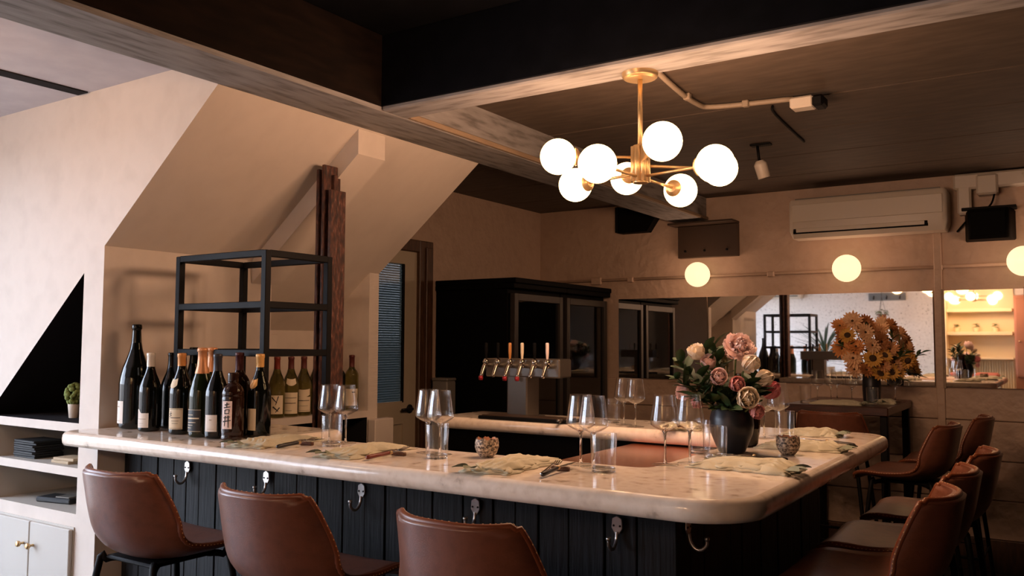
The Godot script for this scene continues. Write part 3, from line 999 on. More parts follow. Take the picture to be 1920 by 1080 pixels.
func build_bar() -> void:
	var bar := thing("bar_counter", "U-shaped bar with pale marble top and charred plank front", "bar counter")
	var plan := round_poly([Vector2(-3.235, -1.79), Vector2(-0.585, -1.79), Vector2(-0.585, -3.54), Vector2(-2.5, -3.54), Vector2(-2.5, -3.15), Vector2(-1.0, -3.15), Vector2(-1.0, -2.2), Vector2(-2.38, -2.2), Vector2(-2.38, -2.47), Vector2(-3.207, -2.47), Vector2(-3.207, -1.945), Vector2(-3.235, -1.945)], [0.07, 0.16, 0.12, 0.05, 0.05, 0.03, 0.03, 0.03, 0.05, 0.0, 0.0, 0.0], 8)
	part("countertop", slab(plan, [[0.022, 1.006], [0.008, 1.009], [0.001, 1.02], [0.0, 1.033], [0.002, 1.047], [0.009, 1.056], [0.022, 1.06]]), M.marble, bar)
	# carcass
	part("carcass", span(Vector3(-3.2, 0.06, -2.075), Vector3(-0.87, 1.006, -2.16)), M.cabinet_black, bar)
	part("carcass", span(Vector3(-0.87, 0.06, -2.075), Vector3(-0.95, 1.006, -3.45)), M.cabinet_black, bar)
	part("carcass", span(Vector3(-2.46, 0.06, -3.18), Vector3(-0.87, 1.006, -3.45)), M.cabinet_black, bar)
	part("carcass", span(Vector3(-3.2, 0.06, -2.16), Vector3(-2.42, 1.006, -2.44)), M.cabinet_black, bar)
	rng.seed = 21
	var x := -3.195
	while x < -0.86:
		var w := minf(rng.randf_range(0.075, 0.115), -0.85 - x)
		if -0.85 - x - w < 0.04:
			w = -0.85 - x
		part("plank", span(Vector3(x + 0.0015, 0.03, -2.075), Vector3(x + w - 0.0015, 1.0, -2.052 - rng.randf_range(0.0, 0.006)), 0.0025), M["charred_%d" % rng.randi_range(0, 2)], bar)
		x += w
	var z := -2.055
	while z > -3.44:
		var w := rng.randf_range(0.075, 0.115)
		part("plank", span(Vector3(-0.87, 0.03, z - 0.0015), Vector3(-0.848 - rng.randf_range(0.0, 0.006), 1.0, z - w + 0.0015), 0.0025), M["charred_%d" % rng.randi_range(0, 2)], bar)
		z -= w
	# work top in the inner corner
	single("copper_worktop", span(Vector3(-1.49, 0.985, -2.17), Vector3(-0.955, 1.0, -3.175), 0.003), M.copper, "copper worktop sheet set inside the corner of the bar", "worktop")
	# back shelf behind the bar with black cupboards
	# coat hooks
	var hook: Node3D = null
	var hl := ["coat hook on the charred planks above the leftmost stool", "coat hook on the charred planks, second from the left", "coat hook on the charred planks, third from the left", "coat hook on the charred planks below the ceramic bowl", "coat hook on the charred planks nearest the bar corner", "coat hook seen in profile round the bar corner"]
	for i in 6:
		var at: Vector3 = [Vector3(-2.785, 0.93, -2.05), Vector3(-2.352, 0.93, -2.05), Vector3(-1.908, 0.928, -2.05), Vector3(-1.463, 0.926, -2.05), Vector3(-1.01, 0.926, -2.05), Vector3(-0.846, 0.93, -2.12)][i]
		var turn := PI / 2 if i == 5 else 0.0
		if hook == null:
			hook = thing("coat_hook", hl[0], "hook", at, 0.0, "metal coat hooks under the counter edge")
			var poly := round_poly([Vector2(0.0, -0.026), Vector2(0.014, -0.018), Vector2(0.016, 0.006), Vector2(0.006, 0.022), Vector2(-0.006, 0.022), Vector2(-0.016, 0.006), Vector2(-0.014, -0.018)], [0.006, 0.005, 0.005, 0.003, 0.003, 0.005, 0.005], 4)
			part("plate", slab(poly, [[0.0, 0.0], [0.0, 0.003], [0.0015, 0.0045]]), M.hook_metal, hook, Vector3.ZERO, Vector3(PI / 2, 0, 0))
			for sx in [-1, 1]:
				part("screw", lathe([[0.0, 0.0], [0.003, 0.0], [0.0028, 0.0016], [0.0, 0.0022]], 10), M.hook_dark, hook, Vector3(sx * 0.009, 0.0, 0.0045), Vector3(PI / 2, 0, 0))
			part("arm", tube(curve([Vector3(0, -0.015, 0.004), Vector3(0, -0.035, 0.007), Vector3(0, -0.052, 0.02), Vector3(0, -0.054, 0.036), Vector3(0, -0.042, 0.05), Vector3(0, -0.028, 0.052)], 5), 0.0048, 8), M.hook_metal, hook)
			part("tip", lathe([[0.0, 0.0], [0.005, 0.0], [0.0072, 0.004], [0.0065, 0.009], [0.0, 0.0105]], 12), M.hook_metal, hook, Vector3(0, -0.03, 0.052))
		else:
			copy_of(hook, at, turn, hl[i])
	# tap tower
	var tap := thing("beer_tap_tower", "steel beer tap tower with six taps on the far counter", "tap tower", Vector3(-2.08, 1.06, -3.36))
	part("column", box(Vector3(0.11, 0.19, 0.11), 0.006, Vector3(-0.055, 0.095, 0)), M.steel, tap)
	part("foot", box(Vector3(0.15, 0.006, 0.15), 0.002, Vector3(-0.055, 0.003, 0)), M.steel, tap)
	part("header", box(Vector3(0.4, 0.085, 0.11), 0.006, Vector3(-0.03, 0.225, 0)), M.steel, tap)
	for k in 6:
		var fx := -0.205 + 0.066 * k
		var f := part("faucet", tube(curve([Vector3(fx, 0.235, 0.05), Vector3(fx, 0.238, 0.085), Vector3(fx, 0.23, 0.1), Vector3(fx, 0.185, 0.125)], 4), [0.009, 0.011, 0.012, 0.013, 0.013, 0.012, 0.011, 0.0105, 0.01, 0.0095, 0.009, 0.0085, 0.008], 10), M.chrome, tap)
		part("collar", lathe([[0.0, -0.008], [0.014, -0.008], [0.016, 0.0], [0.012, 0.01], [0.006, 0.016], [0.0, 0.016]], 14), M.chrome, f, Vector3(fx, 0.252, 0.085))
		var hm: Material = [M.speaker_black, M.speaker_black, M.foil_orange, M.label_cream, M.speaker_black, M.label_pink][k]
		part("handle", lathe(soften([[0.0, 0.0], [0.005, 0.0], [0.0075, 0.03], [0.008, 0.068], [0.006, 0.074], [0.0, 0.074]], 0.002), 12), hm, f, Vector3(fx, 0.266, 0.085))
		if k in [0, 2, 3]:
			part("spout_cap", lathe([[0.0, -0.012], [0.009, -0.011], [0.011, 0.0], [0.009, 0.008], [0.0, 0.009]], 12), M.foil_red, f, Vector3(fx, 0.18, 0.127))
	var tray := thing("drip_tray", "dark metal drip tray before the beer taps", "drip tray", Vector3(-2.02, 1.06, -3.22))
	part("pan", box(Vector3(0.46, 0.014, 0.12), 0.004, Vector3(0, 0.007, 0)), M.black_metal, tray)
	part("grate", box(Vector3(0.43, 0.004, 0.095), 0.001, Vector3(0, 0.0158, 0)), M.plate_brown, tray)
	part("spout", tube([Vector3(0.2, 0.012, 0.055), Vector3(0.2, 0.012, 0.085)], 0.009, 10), M.steel, tray)
	# black shelf frame at the wall end
	var fr := thing("shelf_frame", "black steel open shelf frame behind the wine bottles", "shelf frame", Vector3(-2.71, 1.06, -2.275))
	var hx := 0.25
	var hz := 0.155
	for sx in [-1, 1]:
		for sz in [-1, 1]:
			part("post", box(Vector3(0.026, 0.675, 0.026), 0.002, Vector3(sx * hx, 0.3375, sz * hz)), M.black_metal, fr)
	for lv in [0.664, 0.475, 0.298]:
		for sz in [-1, 1]:
			part("rail", box(Vector3(2 * hx - 0.02, 0.025, 0.024), 0.002, Vector3(0, lv, sz * hz)), M.black_metal, fr)
		for sx in [-1, 1]:
			part("rail", box(Vector3(0.024, 0.025, 2 * hz - 0.02), 0.002, Vector3(sx * hx, lv, 0)), M.black_metal, fr)

func build_back_wall() -> void:
	# mirrors
	for m in [[-3.0, -2.275, "narrow wall mirror panel by the wine fridges"], [-2.27, -0.757, "wide wall mirror behind the orange flowers"], [-0.69, -0.25, "wall mirror at the far right reflecting the chandelier"]]:
		var t := thing("wall_mirror", m[2], "mirror", Vector3(0, 0, -6.128), 0.0, "mirrors on the back wall")
		part("glass", span(Vector3(m[0], 1.13, 0.0), Vector3(m[1], 1.745, 0.006)), M.mirror, t)
		if m[0] > -1.0:
			for e in [[m[0] - 0.018, m[0]], [m[1], m[1] + 0.02]]:
				part("frame", span(Vector3(e[0], 1.12, 0.0), Vector3(e[1], 1.755, 0.012), 0.002), M.beam_edge, t)
	# wine fridges
	var fl := ["black glass-door wine fridge with a plain black side", "black glass-door wine fridge in the corner against the mirror"]
	for k in 2:
		var zc: float = -4.73 - 0.7 * k
		var f := thing("wine_fridge", fl[k], "wine fridge", Vector3(-3.73, 0, zc), 0.0, "wine fridges along the side wall")
		part("body", span(Vector3(0, 0.02, 0), Vector3(0.6, 1.76, -0.69), 0.004), M.cabinet_black, f)
		part("top", span(Vector3(0, 1.76, 0.01), Vector3(0.66, 1.795 - 0.0 * k, -0.69), 0.004), M.cabinet_black, f)
		var d := part("door", span(Vector3(0.6, 0.1, -0.03), Vector3(0.64, 0.16, -0.67), 0.003), M.black_metal, f)
		part("stile", span(Vector3(0.6, 0.16, -0.03), Vector3(0.64, 1.73, -0.075), 0.003), M.fridge_frame, d)
		part("stile", span(Vector3(0.6, 0.16, -0.625), Vector3(0.64, 1.73, -0.67), 0.003), M.fridge_frame, d)
		part("top_rail", span(Vector3(0.6, 1.68, -0.075), Vector3(0.64, 1.73, -0.625), 0.003), M.fridge_frame, d)
		part("pane", span(Vector3(0.615, 0.16, -0.075), Vector3(0.621, 1.68, -0.625)), M.fridge_glass, d)
	single("wine_fridge_cabinet_top", span(Vector3(-3.73, 1.795, -4.72), Vector3(-3.06, 1.83, -6.12), 0.004), M.cabinet_black, "black board lying across the wine fridges", "shelf board")
	var bin := thing("storage_bin", "grey bin between the door and the wine fridge", "bin", Vector3(-3.6, 0, -4.66))
	part("body", box(Vector3(0.13, 1.14, 0.1), 0.008, Vector3(0, 0.57, 0)), M.grey_plastic, bin)
	part("lid", box(Vector3(0.136, 0.02, 0.106), 0.006, Vector3(0, 1.15, 0)), M.grey_plastic, bin)
	# air conditioner
	var ac := thing("air_conditioner", "white split air conditioner high on the mirror wall", "air conditioner", Vector3(-1.13, 2.12, -6.15))
	part("case", slab(round_poly([Vector2(-0.49, 0), Vector2(0.49, 0), Vector2(0.49, 0.2), Vector2(-0.49, 0.2)], [0.0, 0.0, 0.03, 0.03], 4), [[0.02, 0.0], [0.0, 0.05], [0.0, 0.25], [0.01, 0.265]]), M.white_plastic, ac)
	part("front_flap", box(Vector3(0.93, 0.12, 0.008), 0.003, Vector3(0, 0.17, 0.203)), M.white_plastic, ac)
	part("louver", box(Vector3(0.8, 0.026, 0.008), 0.002, Vector3(-0.04, 0.052, 0.199)), M.white_plastic, ac)
	part("outlet", box(Vector3(0.84, 0.036, 0.012), 0.002, Vector3(-0.04, 0.048, 0.194)), M.speaker_black, ac)
	part("inlet", box(Vector3(0.9, 0.016, 0.14), 0.002, Vector3(0, 0.267, 0.11)), M.grey_plastic, ac)
	var duct := thing("pipe_cover", "white boxed pipe run beside the air conditioner", "pipe cover", Vector3(-0.585, 2.2, -6.15))
	part("run", box(Vector3(0.9, 0.1, 0.08), 0.012, Vector3(0.42, 0.23, 0.042)), M.white_plastic, duct)
	part("drop", box(Vector3(0.08, 0.2, 0.08), 0.012, Vector3(0.03, 0.12, 0.041)), M.white_plastic, duct)
	part("junction", box(Vector3(0.12, 0.13, 0.1), 0.012, Vector3(0.16, 0.2, 0.051)), M.white_plastic, duct)
	part("elbow", tube(curve([Vector3(0.36, 0.25, 0.05), Vector3(0.39, 0.2, 0.06), Vector3(0.4, 0.05, 0.06), Vector3(0.4, -0.1, 0.05)], 4), 0.035, 12), M.white_plastic, duct)
	part("cable", tube(curve([Vector3(0.2, 0.14, 0.08), Vector3(0.17, 0.06, 0.09), Vector3(0.06, 0.0, 0.06), Vector3(-0.02, -0.08, 0.02)], 5), 0.006, 6), M.speaker_black, duct)
	var sp := thing("wall_speaker", "small black speaker on the wall right of the air conditioner", "speaker", Vector3(-0.42, 2.05, -6.15))
	part("cabinet", slab(round_poly([Vector2(-0.14, 0), Vector2(0.14, 0), Vector2(0.11, 0.17), Vector2(-0.11, 0.17)], [0, 0, 0.02, 0.02], 4), [[0.006, 0.0], [0.0, 0.008], [0.0, 0.18], [0.006, 0.188]]), M.speaker_black, sp)
	part("grille", box(Vector3(0.19, 0.15, 0.006), 0.002, Vector3(0, 0.094, 0.173)), M.cabinet_black, sp)
	part("bracket", box(Vector3(0.3, 0.02, 0.1), 0.003, Vector3(0, 0.2, 0.05)), M.black_metal, sp)
	# dark plate where the beam meets the wall, and the opening beside it
	var pl := thing("beam_plate", "dark steel plate under the end of the long beam", "bracket", Vector3(-2.26, 2.04, -6.15))
	part("face", box(Vector3(0.46, 0.24, 0.05), 0.004, Vector3(0, 0.12, 0.027)), M.plate_brown, pl)
	part("ledge", box(Vector3(0.5, 0.016, 0.16), 0.003, Vector3(-0.02, 0.25, 0.08)), M.plate_brown, pl)
	for sx in [-0.17, -0.02, 0.15]:
		part("bolt", lathe([[0.0, 0.0], [0.01, 0.0], [0.009, 0.006], [0.0, 0.007]], 6), M.black_metal, pl, Vector3(sx, 0.05, 0.052), Vector3(PI / 2, 0, 0))
	var vent := thing("ceiling_speaker", "dark tapered box hung on the wall left of the long beam", "speaker", Vector3(-2.83, 2.26, -6.15))
	part("body", prism(PackedVector2Array([Vector2(-0.15, 0.21), Vector2(0.19, 0.13), Vector2(0.1, 0.0), Vector2(-0.14, 0.0)]), 0.0, 0.09), M.speaker_black, vent)
	part("rim", box(Vector3(0.02, 0.2, 0.1), 0.003, Vector3(-0.155, 0.105, 0.05)), M.black_metal, vent)
	# surface conduit
	var co := thing("wall_conduit", "painted cable conduit running along the wall at lamp height", "conduit", Vector3(0, 1.9, -6.15))
	part("pipe", tube([Vector3(-3.7, 0.0, 0.012), Vector3(-2.0, 0.0, 0.012), Vector3(0.6, 0.0, 0.012)], 0.011, 8), M.wall_paint, co)
	for x in [-3.2, -2.9, -1.8, -0.72]:
		part("box", box(Vector3(0.05 if x != -3.2 else 0.09, 0.04 if x != -3.2 else 0.06, 0.03), 0.006, Vector3(x, -0.004, 0.018)), M.wall_paint, co)
	# ceiling conduit, junction box, spotlight
	var cc := thing("ceiling_conduit", "pale cable conduit along the ceiling from the chandelier", "conduit", Vector3(0, 2.475, 0))
	part("pipe", tube(curve([Vector3(-1.3, 0, -2.7), Vector3(-1.37, 0, -3.3), Vector3(-1.385, 0, -3.62), Vector3(-1.33, 0, -3.72), Vector3(-1.0, 0, -3.78)], 6), 0.012, 8), M.conduit_grey, cc)
	for p in [Vector3(-1.38, 0, -3.5), Vector3(-1.2, 0, -3.745)]:
		part("clip", box(Vector3(0.03, 0.03, 0.03), 0.004, p), M.conduit_grey, cc)
	var jb := thing("junction_box", "beige junction box at the end of the ceiling conduit", "junction box", Vector3(-0.96, 2.45, -3.79))
	part("case", box(Vector3(0.1, 0.05, 0.08), 0.008), M.white_plastic, jb)
	part("dark_end", box(Vector3(0.05, 0.05, 0.09), 0.01, Vector3(0.07, -0.004, 0)), M.black_metal, jb)
	var spot := thing("ceiling_spotlight", "small white spotlight head hanging below the dark ceiling", "spotlight", Vector3(-1.42, 2.4, -4.62))
	part("mount", box(Vector3(0.11, 0.012, 0.05), 0.003, Vector3(0.02, 0.085, 0)), M.black_metal, spot)
	part("arm", tube([Vector3(0, 0.085, 0), Vector3(0.01, 0.0, 0)], 0.008, 8), M.black_metal, spot)
	part("head", lathe(soften([[0.0, -0.1], [0.034, -0.1], [0.036, -0.02], [0.02, 0.0], [0.0, 0.0]], 0.004), 16), M.white_plastic, spot, Vector3(0.01, 0, 0), Vector3(0.25, 0, 0.2))
	single("ceiling_cable", tube(curve([Vector3(-1.12, 2.483, -3.88), Vector3(-1.15, 2.483, -4.03), Vector3(-1.18, 2.483, -4.66)], 4), 0.006, 6), M.speaker_black, "thin black cable running across the ceiling planks", "cable")

func build_lamps() -> void:
	var ch := thing("chandelier", "brass chandelier with eight glowing white globes over the bar", "chandelier", Vector3(-1.212, 2.32, -2.645))
	part("canopy", lathe(soften([[0.0, -0.022], [0.05, -0.022], [0.06, -0.016], [0.062, 0.0]], 0.004), 28), M.brass, ch)
	part("rod", tube([Vector3(0, -0.02, 0), Vector3(0, -0.26, 0)], 0.0085, 12), M.brass, ch)
	var s := begin(false)
	for k in 8:
		var a := TAU * k / 8
		add_tube(s, [Vector3(0.024 * cos(a), -0.255, 0.024 * sin(a)), Vector3(0.024 * cos(a), -0.375, 0.024 * sin(a))], 0.0105, 10)
	part("hub", done(s), M.brass, ch)
	part("hub_core", lathe(soften([[0.0, -0.38], [0.026, -0.38], [0.026, -0.25], [0.0, -0.25]], 0.003), 20), M.brass, ch)
	var gl := [Vector3(-1.445, 2.03, -2.49), Vector3(-1.225, 1.957, -2.355), Vector3(-1.505, 1.975, -2.72), Vector3(-1.385, 2.016, -2.9), Vector3(-1.033, 2.015, -2.414), Vector3(-0.924, 1.962, -2.572), Vector3(-1.194, 1.961, -2.954), Vector3(-1.0, 2.0, -2.83)]
	for g in gl:
		var p: Vector3 = g - ch.position
		var flat := Vector3(p.x, 0, p.z).normalized()
		var a := Vector3(0, clampf(p.y, -0.36, -0.28), 0) + flat * 0.026
		var d := (p - a).normalized()
		var e := p - d * 0.062
		part("arm", tube([a, e], 0.005, 8), M.brass, ch)
		var b := Basis(Quaternion(Vector3.UP, d))
		var cup := part("globe_holder", lathe(soften([[0.0, -0.012], [0.016, -0.012], [0.03, -0.002], [0.031, 0.004], [0.028, 0.004], [0.0, -0.004]], 0.002), 20), M.brass, ch, e)
		cup.basis = b
		var prof := []
		for k in 17:
			var t := PI * k / 16.0
			prof.append([0.061 * sin(t), -0.061 * cos(t)])
		part("globe_lamp", lathe(prof, 32), M.globe_light, ch, p)
		lamp_light(ch, p, 0.185, 0.06)
	# wall globes
	var lb := ["round globe wall lamp above the narrow mirror", "round globe wall lamp above the wide mirror", "round globe wall lamp at the picture's right edge"]
	for k in 3:
		var t := thing("wall_globe_lamp", lb[k], "wall lamp", Vector3([-2.315, -1.265, -0.24][k], 1.908, -6.15), 0.0, "globe wall lamps above the mirrors")
		part("backplate", lathe(soften([[0.0, 0.0], [0.06, 0.0], [0.06, 0.02], [0.04, 0.03], [0.0, 0.03]], 0.003), 24), M.brass, t, Vector3.ZERO, Vector3(PI / 2, 0, 0))
		var prof := []
		for j in 17:
			var a := PI * j / 16.0
			prof.append([0.092 * sin(a), -0.092 * cos(a)])
		part("globe_lamp", lathe(prof, 32), M.sconce_light, t, Vector3(0, 0, 0.11))
		lamp_light(t, Vector3(0, 0, 0.11), 0.095, 0.09)

func build_stools() -> void:
	var lb := ["brown leather bar stool at the bar's wall end, beside the cupboard", "brown leather bar stool in the middle of the bar's plank front", "brown leather bar stool nearest the camera at the plank front", "brown leather stool at the bar's right side, nearest the camera", "brown leather stool in the middle of the bar's right side", "brown leather stool at the bar's right side, nearest the mirror wall", "dark brown stool beyond the bar's far corner, seen from the side", "dark brown stool by the boarded wall behind another stool", "brown leather stool pushed up to the high dark table"]
	var at := [Vector3(-2.465, 0, -1.74), Vector3(-1.818, 0, -1.74), Vector3(-1.178, 0, -1.74), Vector3(-0.5, 0, -2.57), Vector3(-0.5, 0, -3.06), Vector3(-0.48, 0, -3.64), Vector3(-0.72, 0, -4.75), Vector3(-0.62, 0, -5.35), Vector3(-1.2, 0, -5.36)]
	var turn := [0.0, 0.0, 0.0, PI / 2, PI / 2, PI / 2, PI / 2 - 0.1, PI / 2, 0.0]
	var first := make_stool(lb[0])
	first.position = at[0]
	for k in range(1, 9):
		copy_of(first, at[k], turn[k], lb[k])

func build_bottles() -> void:
	var G := "wine bottles standing at the end of the bar"
	var y := 1.06
	var f := -0.95   # labels turned towards the left front
	bottle("tall black magnum bottle with small white label, tallest on the bar", "magnum", M.bottle_black, Vector3(-3.1, y, -2.03), 0.50, G, {"tag": [M.label_white, 0.022, 0.108, -1.1, -0.25], "print": [[0.75, 0.1, 0.6, 0.004], [0.45, 0.05, 0.3, 0.0012], [0.3, 0.05, 0.25, 0.0012], [0.12, 0.05, 0.7, 0.002]], "ink": M.ink_pale})
	bottle("black wine bottle with white capsule and wavy-topped white label", "burgundy", M.bottle_black, Vector3(-2.95, y, -1.995), 0.75, G, {"foil": [M.foil_white, 0.243], "tag": [M.label_white, 0.016, 0.07, -1.0, 0.15], "scallop": [0.012, 0.016, 0.012, 0.004, 0.0, 0.0, 0.0, 0.0, 0.0, 0.0, 0.0], "print": [[0.6, 0.1, 0.8, 0.002], [0.3, 0.2, 0.6, 0.001]], "ink": M.ink_pale})
	bottle("unlabelled black wine bottle behind the white-capsuled one", "burgundy", M.bottle_black, Vector3(-2.985, y, -2.11), 0.0, G, {})
	bottle("dark wine bottle with a red neck ring and a printed white label", "burgundy", M.bottle_moss, Vector3(-2.868, y, -2.075), 0.75, G, {"band": [M.foil_red, 0.252, 0.266], "tag": [M.label_white, 0.016, 0.1, -0.95, 0.3], "text": "INF", "print": [[0.8, 0.3, 0.6, 0.001]]})
	bottle("black bottle with plain black neck behind the red-ringed one", "champagne", M.bottle_black, Vector3(-2.93, y, -2.17), 0.0, G, {})
	bottle("wine bottle with orange capsule, neck label and bordered cream label", "burgundy", M.bottle_black, Vector3(-2.77, y, -2.0), 0.75, G, {"foil": [M.foil_orange, 0.248], "neck": [M.label_cream, 0.18, 0.205, -1.2, -0.2], "tag": [M.label_cream, 0.02, 0.096, -0.95, 0.4], "print": [[0.95, 0.05, 0.95, 0.001], [0.05, 0.05, 0.95, 0.001], [0.55, 0.15, 0.85, 0.0022], [0.4, 0.25, 0.75, 0.0012], [0.28, 0.3, 0.7, 0.0012]], "brush": [[0.08, 0.72, 0.3, 0.76, 0.002], [0.18, 0.62, 0.2, 0.86, 0.002], [0.08, 0.6, 0.28, 0.66, 0.0016]]})
	bottle("dark green sparkling bottle with copper foil neck and black label", "champagne", M.bottle_moss, Vector3(-2.63, y, -1.985), 0.60, G, {"foil": [M.foil_copper, 0.225], "tag": [M.label_dark, 0.02, 0.1, -1.0, 0.3], "print": [[0.97, 0.0, 1.0, 0.0012], [0.03, 0.0, 1.0, 0.0012], [0.75, 0.05, 0.5, 0.002], [0.6, 0.05, 0.9, 0.0045], [0.42, 0.05, 0.7, 0.002], [0.3, 0.05, 0.5, 0.0015], [0.18, 0.05, 0.4, 0.0015]], "ink": M.label_cream})
	bottle("sparkling bottle with copper foil standing behind its twin", "champagne", M.bottle_moss, Vector3(-2.745, y, -2.115), 0.60, G, {"foil": [M.foil_copper, 0.225], "neck": [M.label_cream, 0.2, 0.215, -1.3, -0.3]})
	bottle("black wine bottle with blue-black capsule and plain white label", "burgundy", M.bottle_black, Vector3(-2.545, y, -1.985), 0.80, G, {"foil": [M.foil_blue, 0.235], "tag": [M.label_white, 0.026, 0.084, -0.95, 0.15], "print": [[0.7, 0.4, 0.6, 0.004], [0.15, 0.2, 0.8, 0.001]], "ink": M.ink_pale})
	bottle("squat brown sake bottle with brush characters on a pale upright label", "sake", M.bottle_brown, Vector3(-2.46, y, -1.985), 0.85, G, {"tag": [M.label_pink, 0.04, 0.135, -0.95, 0.0], "brush": [[0.3, 0.86, 0.75, 0.9, 0.004], [0.52, 0.95, 0.5, 0.76, 0.004], [0.2, 0.76, 0.85, 0.8, 0.0035], [0.32, 0.68, 0.3, 0.54, 0.0035], [0.32, 0.68, 0.75, 0.7, 0.003], [0.75, 0.7, 0.7, 0.54, 0.003], [0.3, 0.55, 0.72, 0.56, 0.003], [0.2, 0.4, 0.85, 0.44, 0.0035], [0.12, 0.26, 0.9, 0.31, 0.004], [0.38, 0.47, 0.28, 0.1, 0.0035], [0.66, 0.48, 0.68, 0.06, 0.004]]})
	bottle("dark wine bottle with maroon capsule behind the sake bottle", "bordeaux", M.bottle_brown, Vector3(-2.545, y, -2.08), 0.0, G, {"foil": [M.foil_maroon, 0.235]})
	bottle("dark wine bottle with gold capsule, neck label and pale label at the row's end", "burgundy", M.bottle_black, Vector3(-2.44, y, -2.085), 0.70, G, {"foil": [M.foil_gold, 0.248], "neck": [M.foil_gold, 0.185, 0.21, -1.1, -0.1], "tag": [M.label_cream, 0.028, 0.104, -1.0, -0.1]})
	# on the ledge in the recess
	G = "green wine bottles on the ledge of the wall recess"
	y = 1.03
	bottle("green bottle with flowered label, first on the recess ledge", "burgundy", M.bottle_green, Vector3(-3.27, y, -2.9), 0.75, G, {"foil": [M.foil_rust, 0.235], "tag": [M.label_cream, 0.02, 0.11, -0.6, 0.9], "brush": [[0.1, 0.9, 0.5, 0.6, 0.005], [0.6, 0.95, 0.4, 0.5, 0.004], [0.2, 0.4, 0.6, 0.15, 0.006], [0.7, 0.35, 0.4, 0.1, 0.005]]})
	bottle("green bottle with arched neck label and cream label on the recess ledge", "burgundy", M.bottle_green, Vector3(-3.27, y, -2.99), 0.75, G, {"foil": [M.foil_wine, 0.235], "neck": [M.label_cream, 0.165, 0.19, -0.5, 0.8], "tag": [M.label_cream, 0.016, 0.12, -0.9, 1.0], "print": [[0.75, 0.1, 0.9, 0.002], [0.5, 0.15, 0.85, 0.003], [0.15, 0.2, 0.6, 0.0015]]})
	bottle("green bottle with split cream label, middle of the recess ledge", "burgundy", M.bottle_green, Vector3(-3.27, y, -3.075), 0.75, G, {"foil": [M.foil_wine, 0.235], "tag": [M.label_cream, 0.02, 0.095, -0.9, 1.0], "print": [[0.75, 0.1, 0.9, 0.003], [0.4, 0.1, 0.8, 0.0012], [0.1, 0.05, 0.95, 0.001]], "neck": [M.label_cream, 0.105, 0.135, -0.8, 0.9]})
	bottle("olive bottle without front label, fourth on the recess ledge", "burgundy", M.bottle_green, Vector3(-3.27, y, -3.16), 0.75, G, {"foil": [M.foil_rust, 0.235], "tag": [M.label_cream, 0.03, 0.08, 0.5, 1.2]})
	bottle("green bottle half hidden behind the rusty post", "burgundy", M.bottle_green, Vector3(-3.29, y, -3.235), 0.75, G, {"foil": [M.foil_rust, 0.235]})
	bottle("dark bottle with black neck right of the rusty post", "bordeaux", M.bottle_black, Vector3(-3.3, y, -3.35), 0.75, G, {"foil": [M.foil_black, 0.235]})
	bottle("pale olive bottle with cream label at the recess ledge's door end", "bordeaux", M.bottle_green, Vector3(-3.27, y, -3.42), 0.75, G, {"foil": [M.foil_wine, 0.235], "tag": [M.label_cream, 0.03, 0.12, -0.9, 1.0], "print": [[0.8, 0.5, 0.75, 0.005]]})

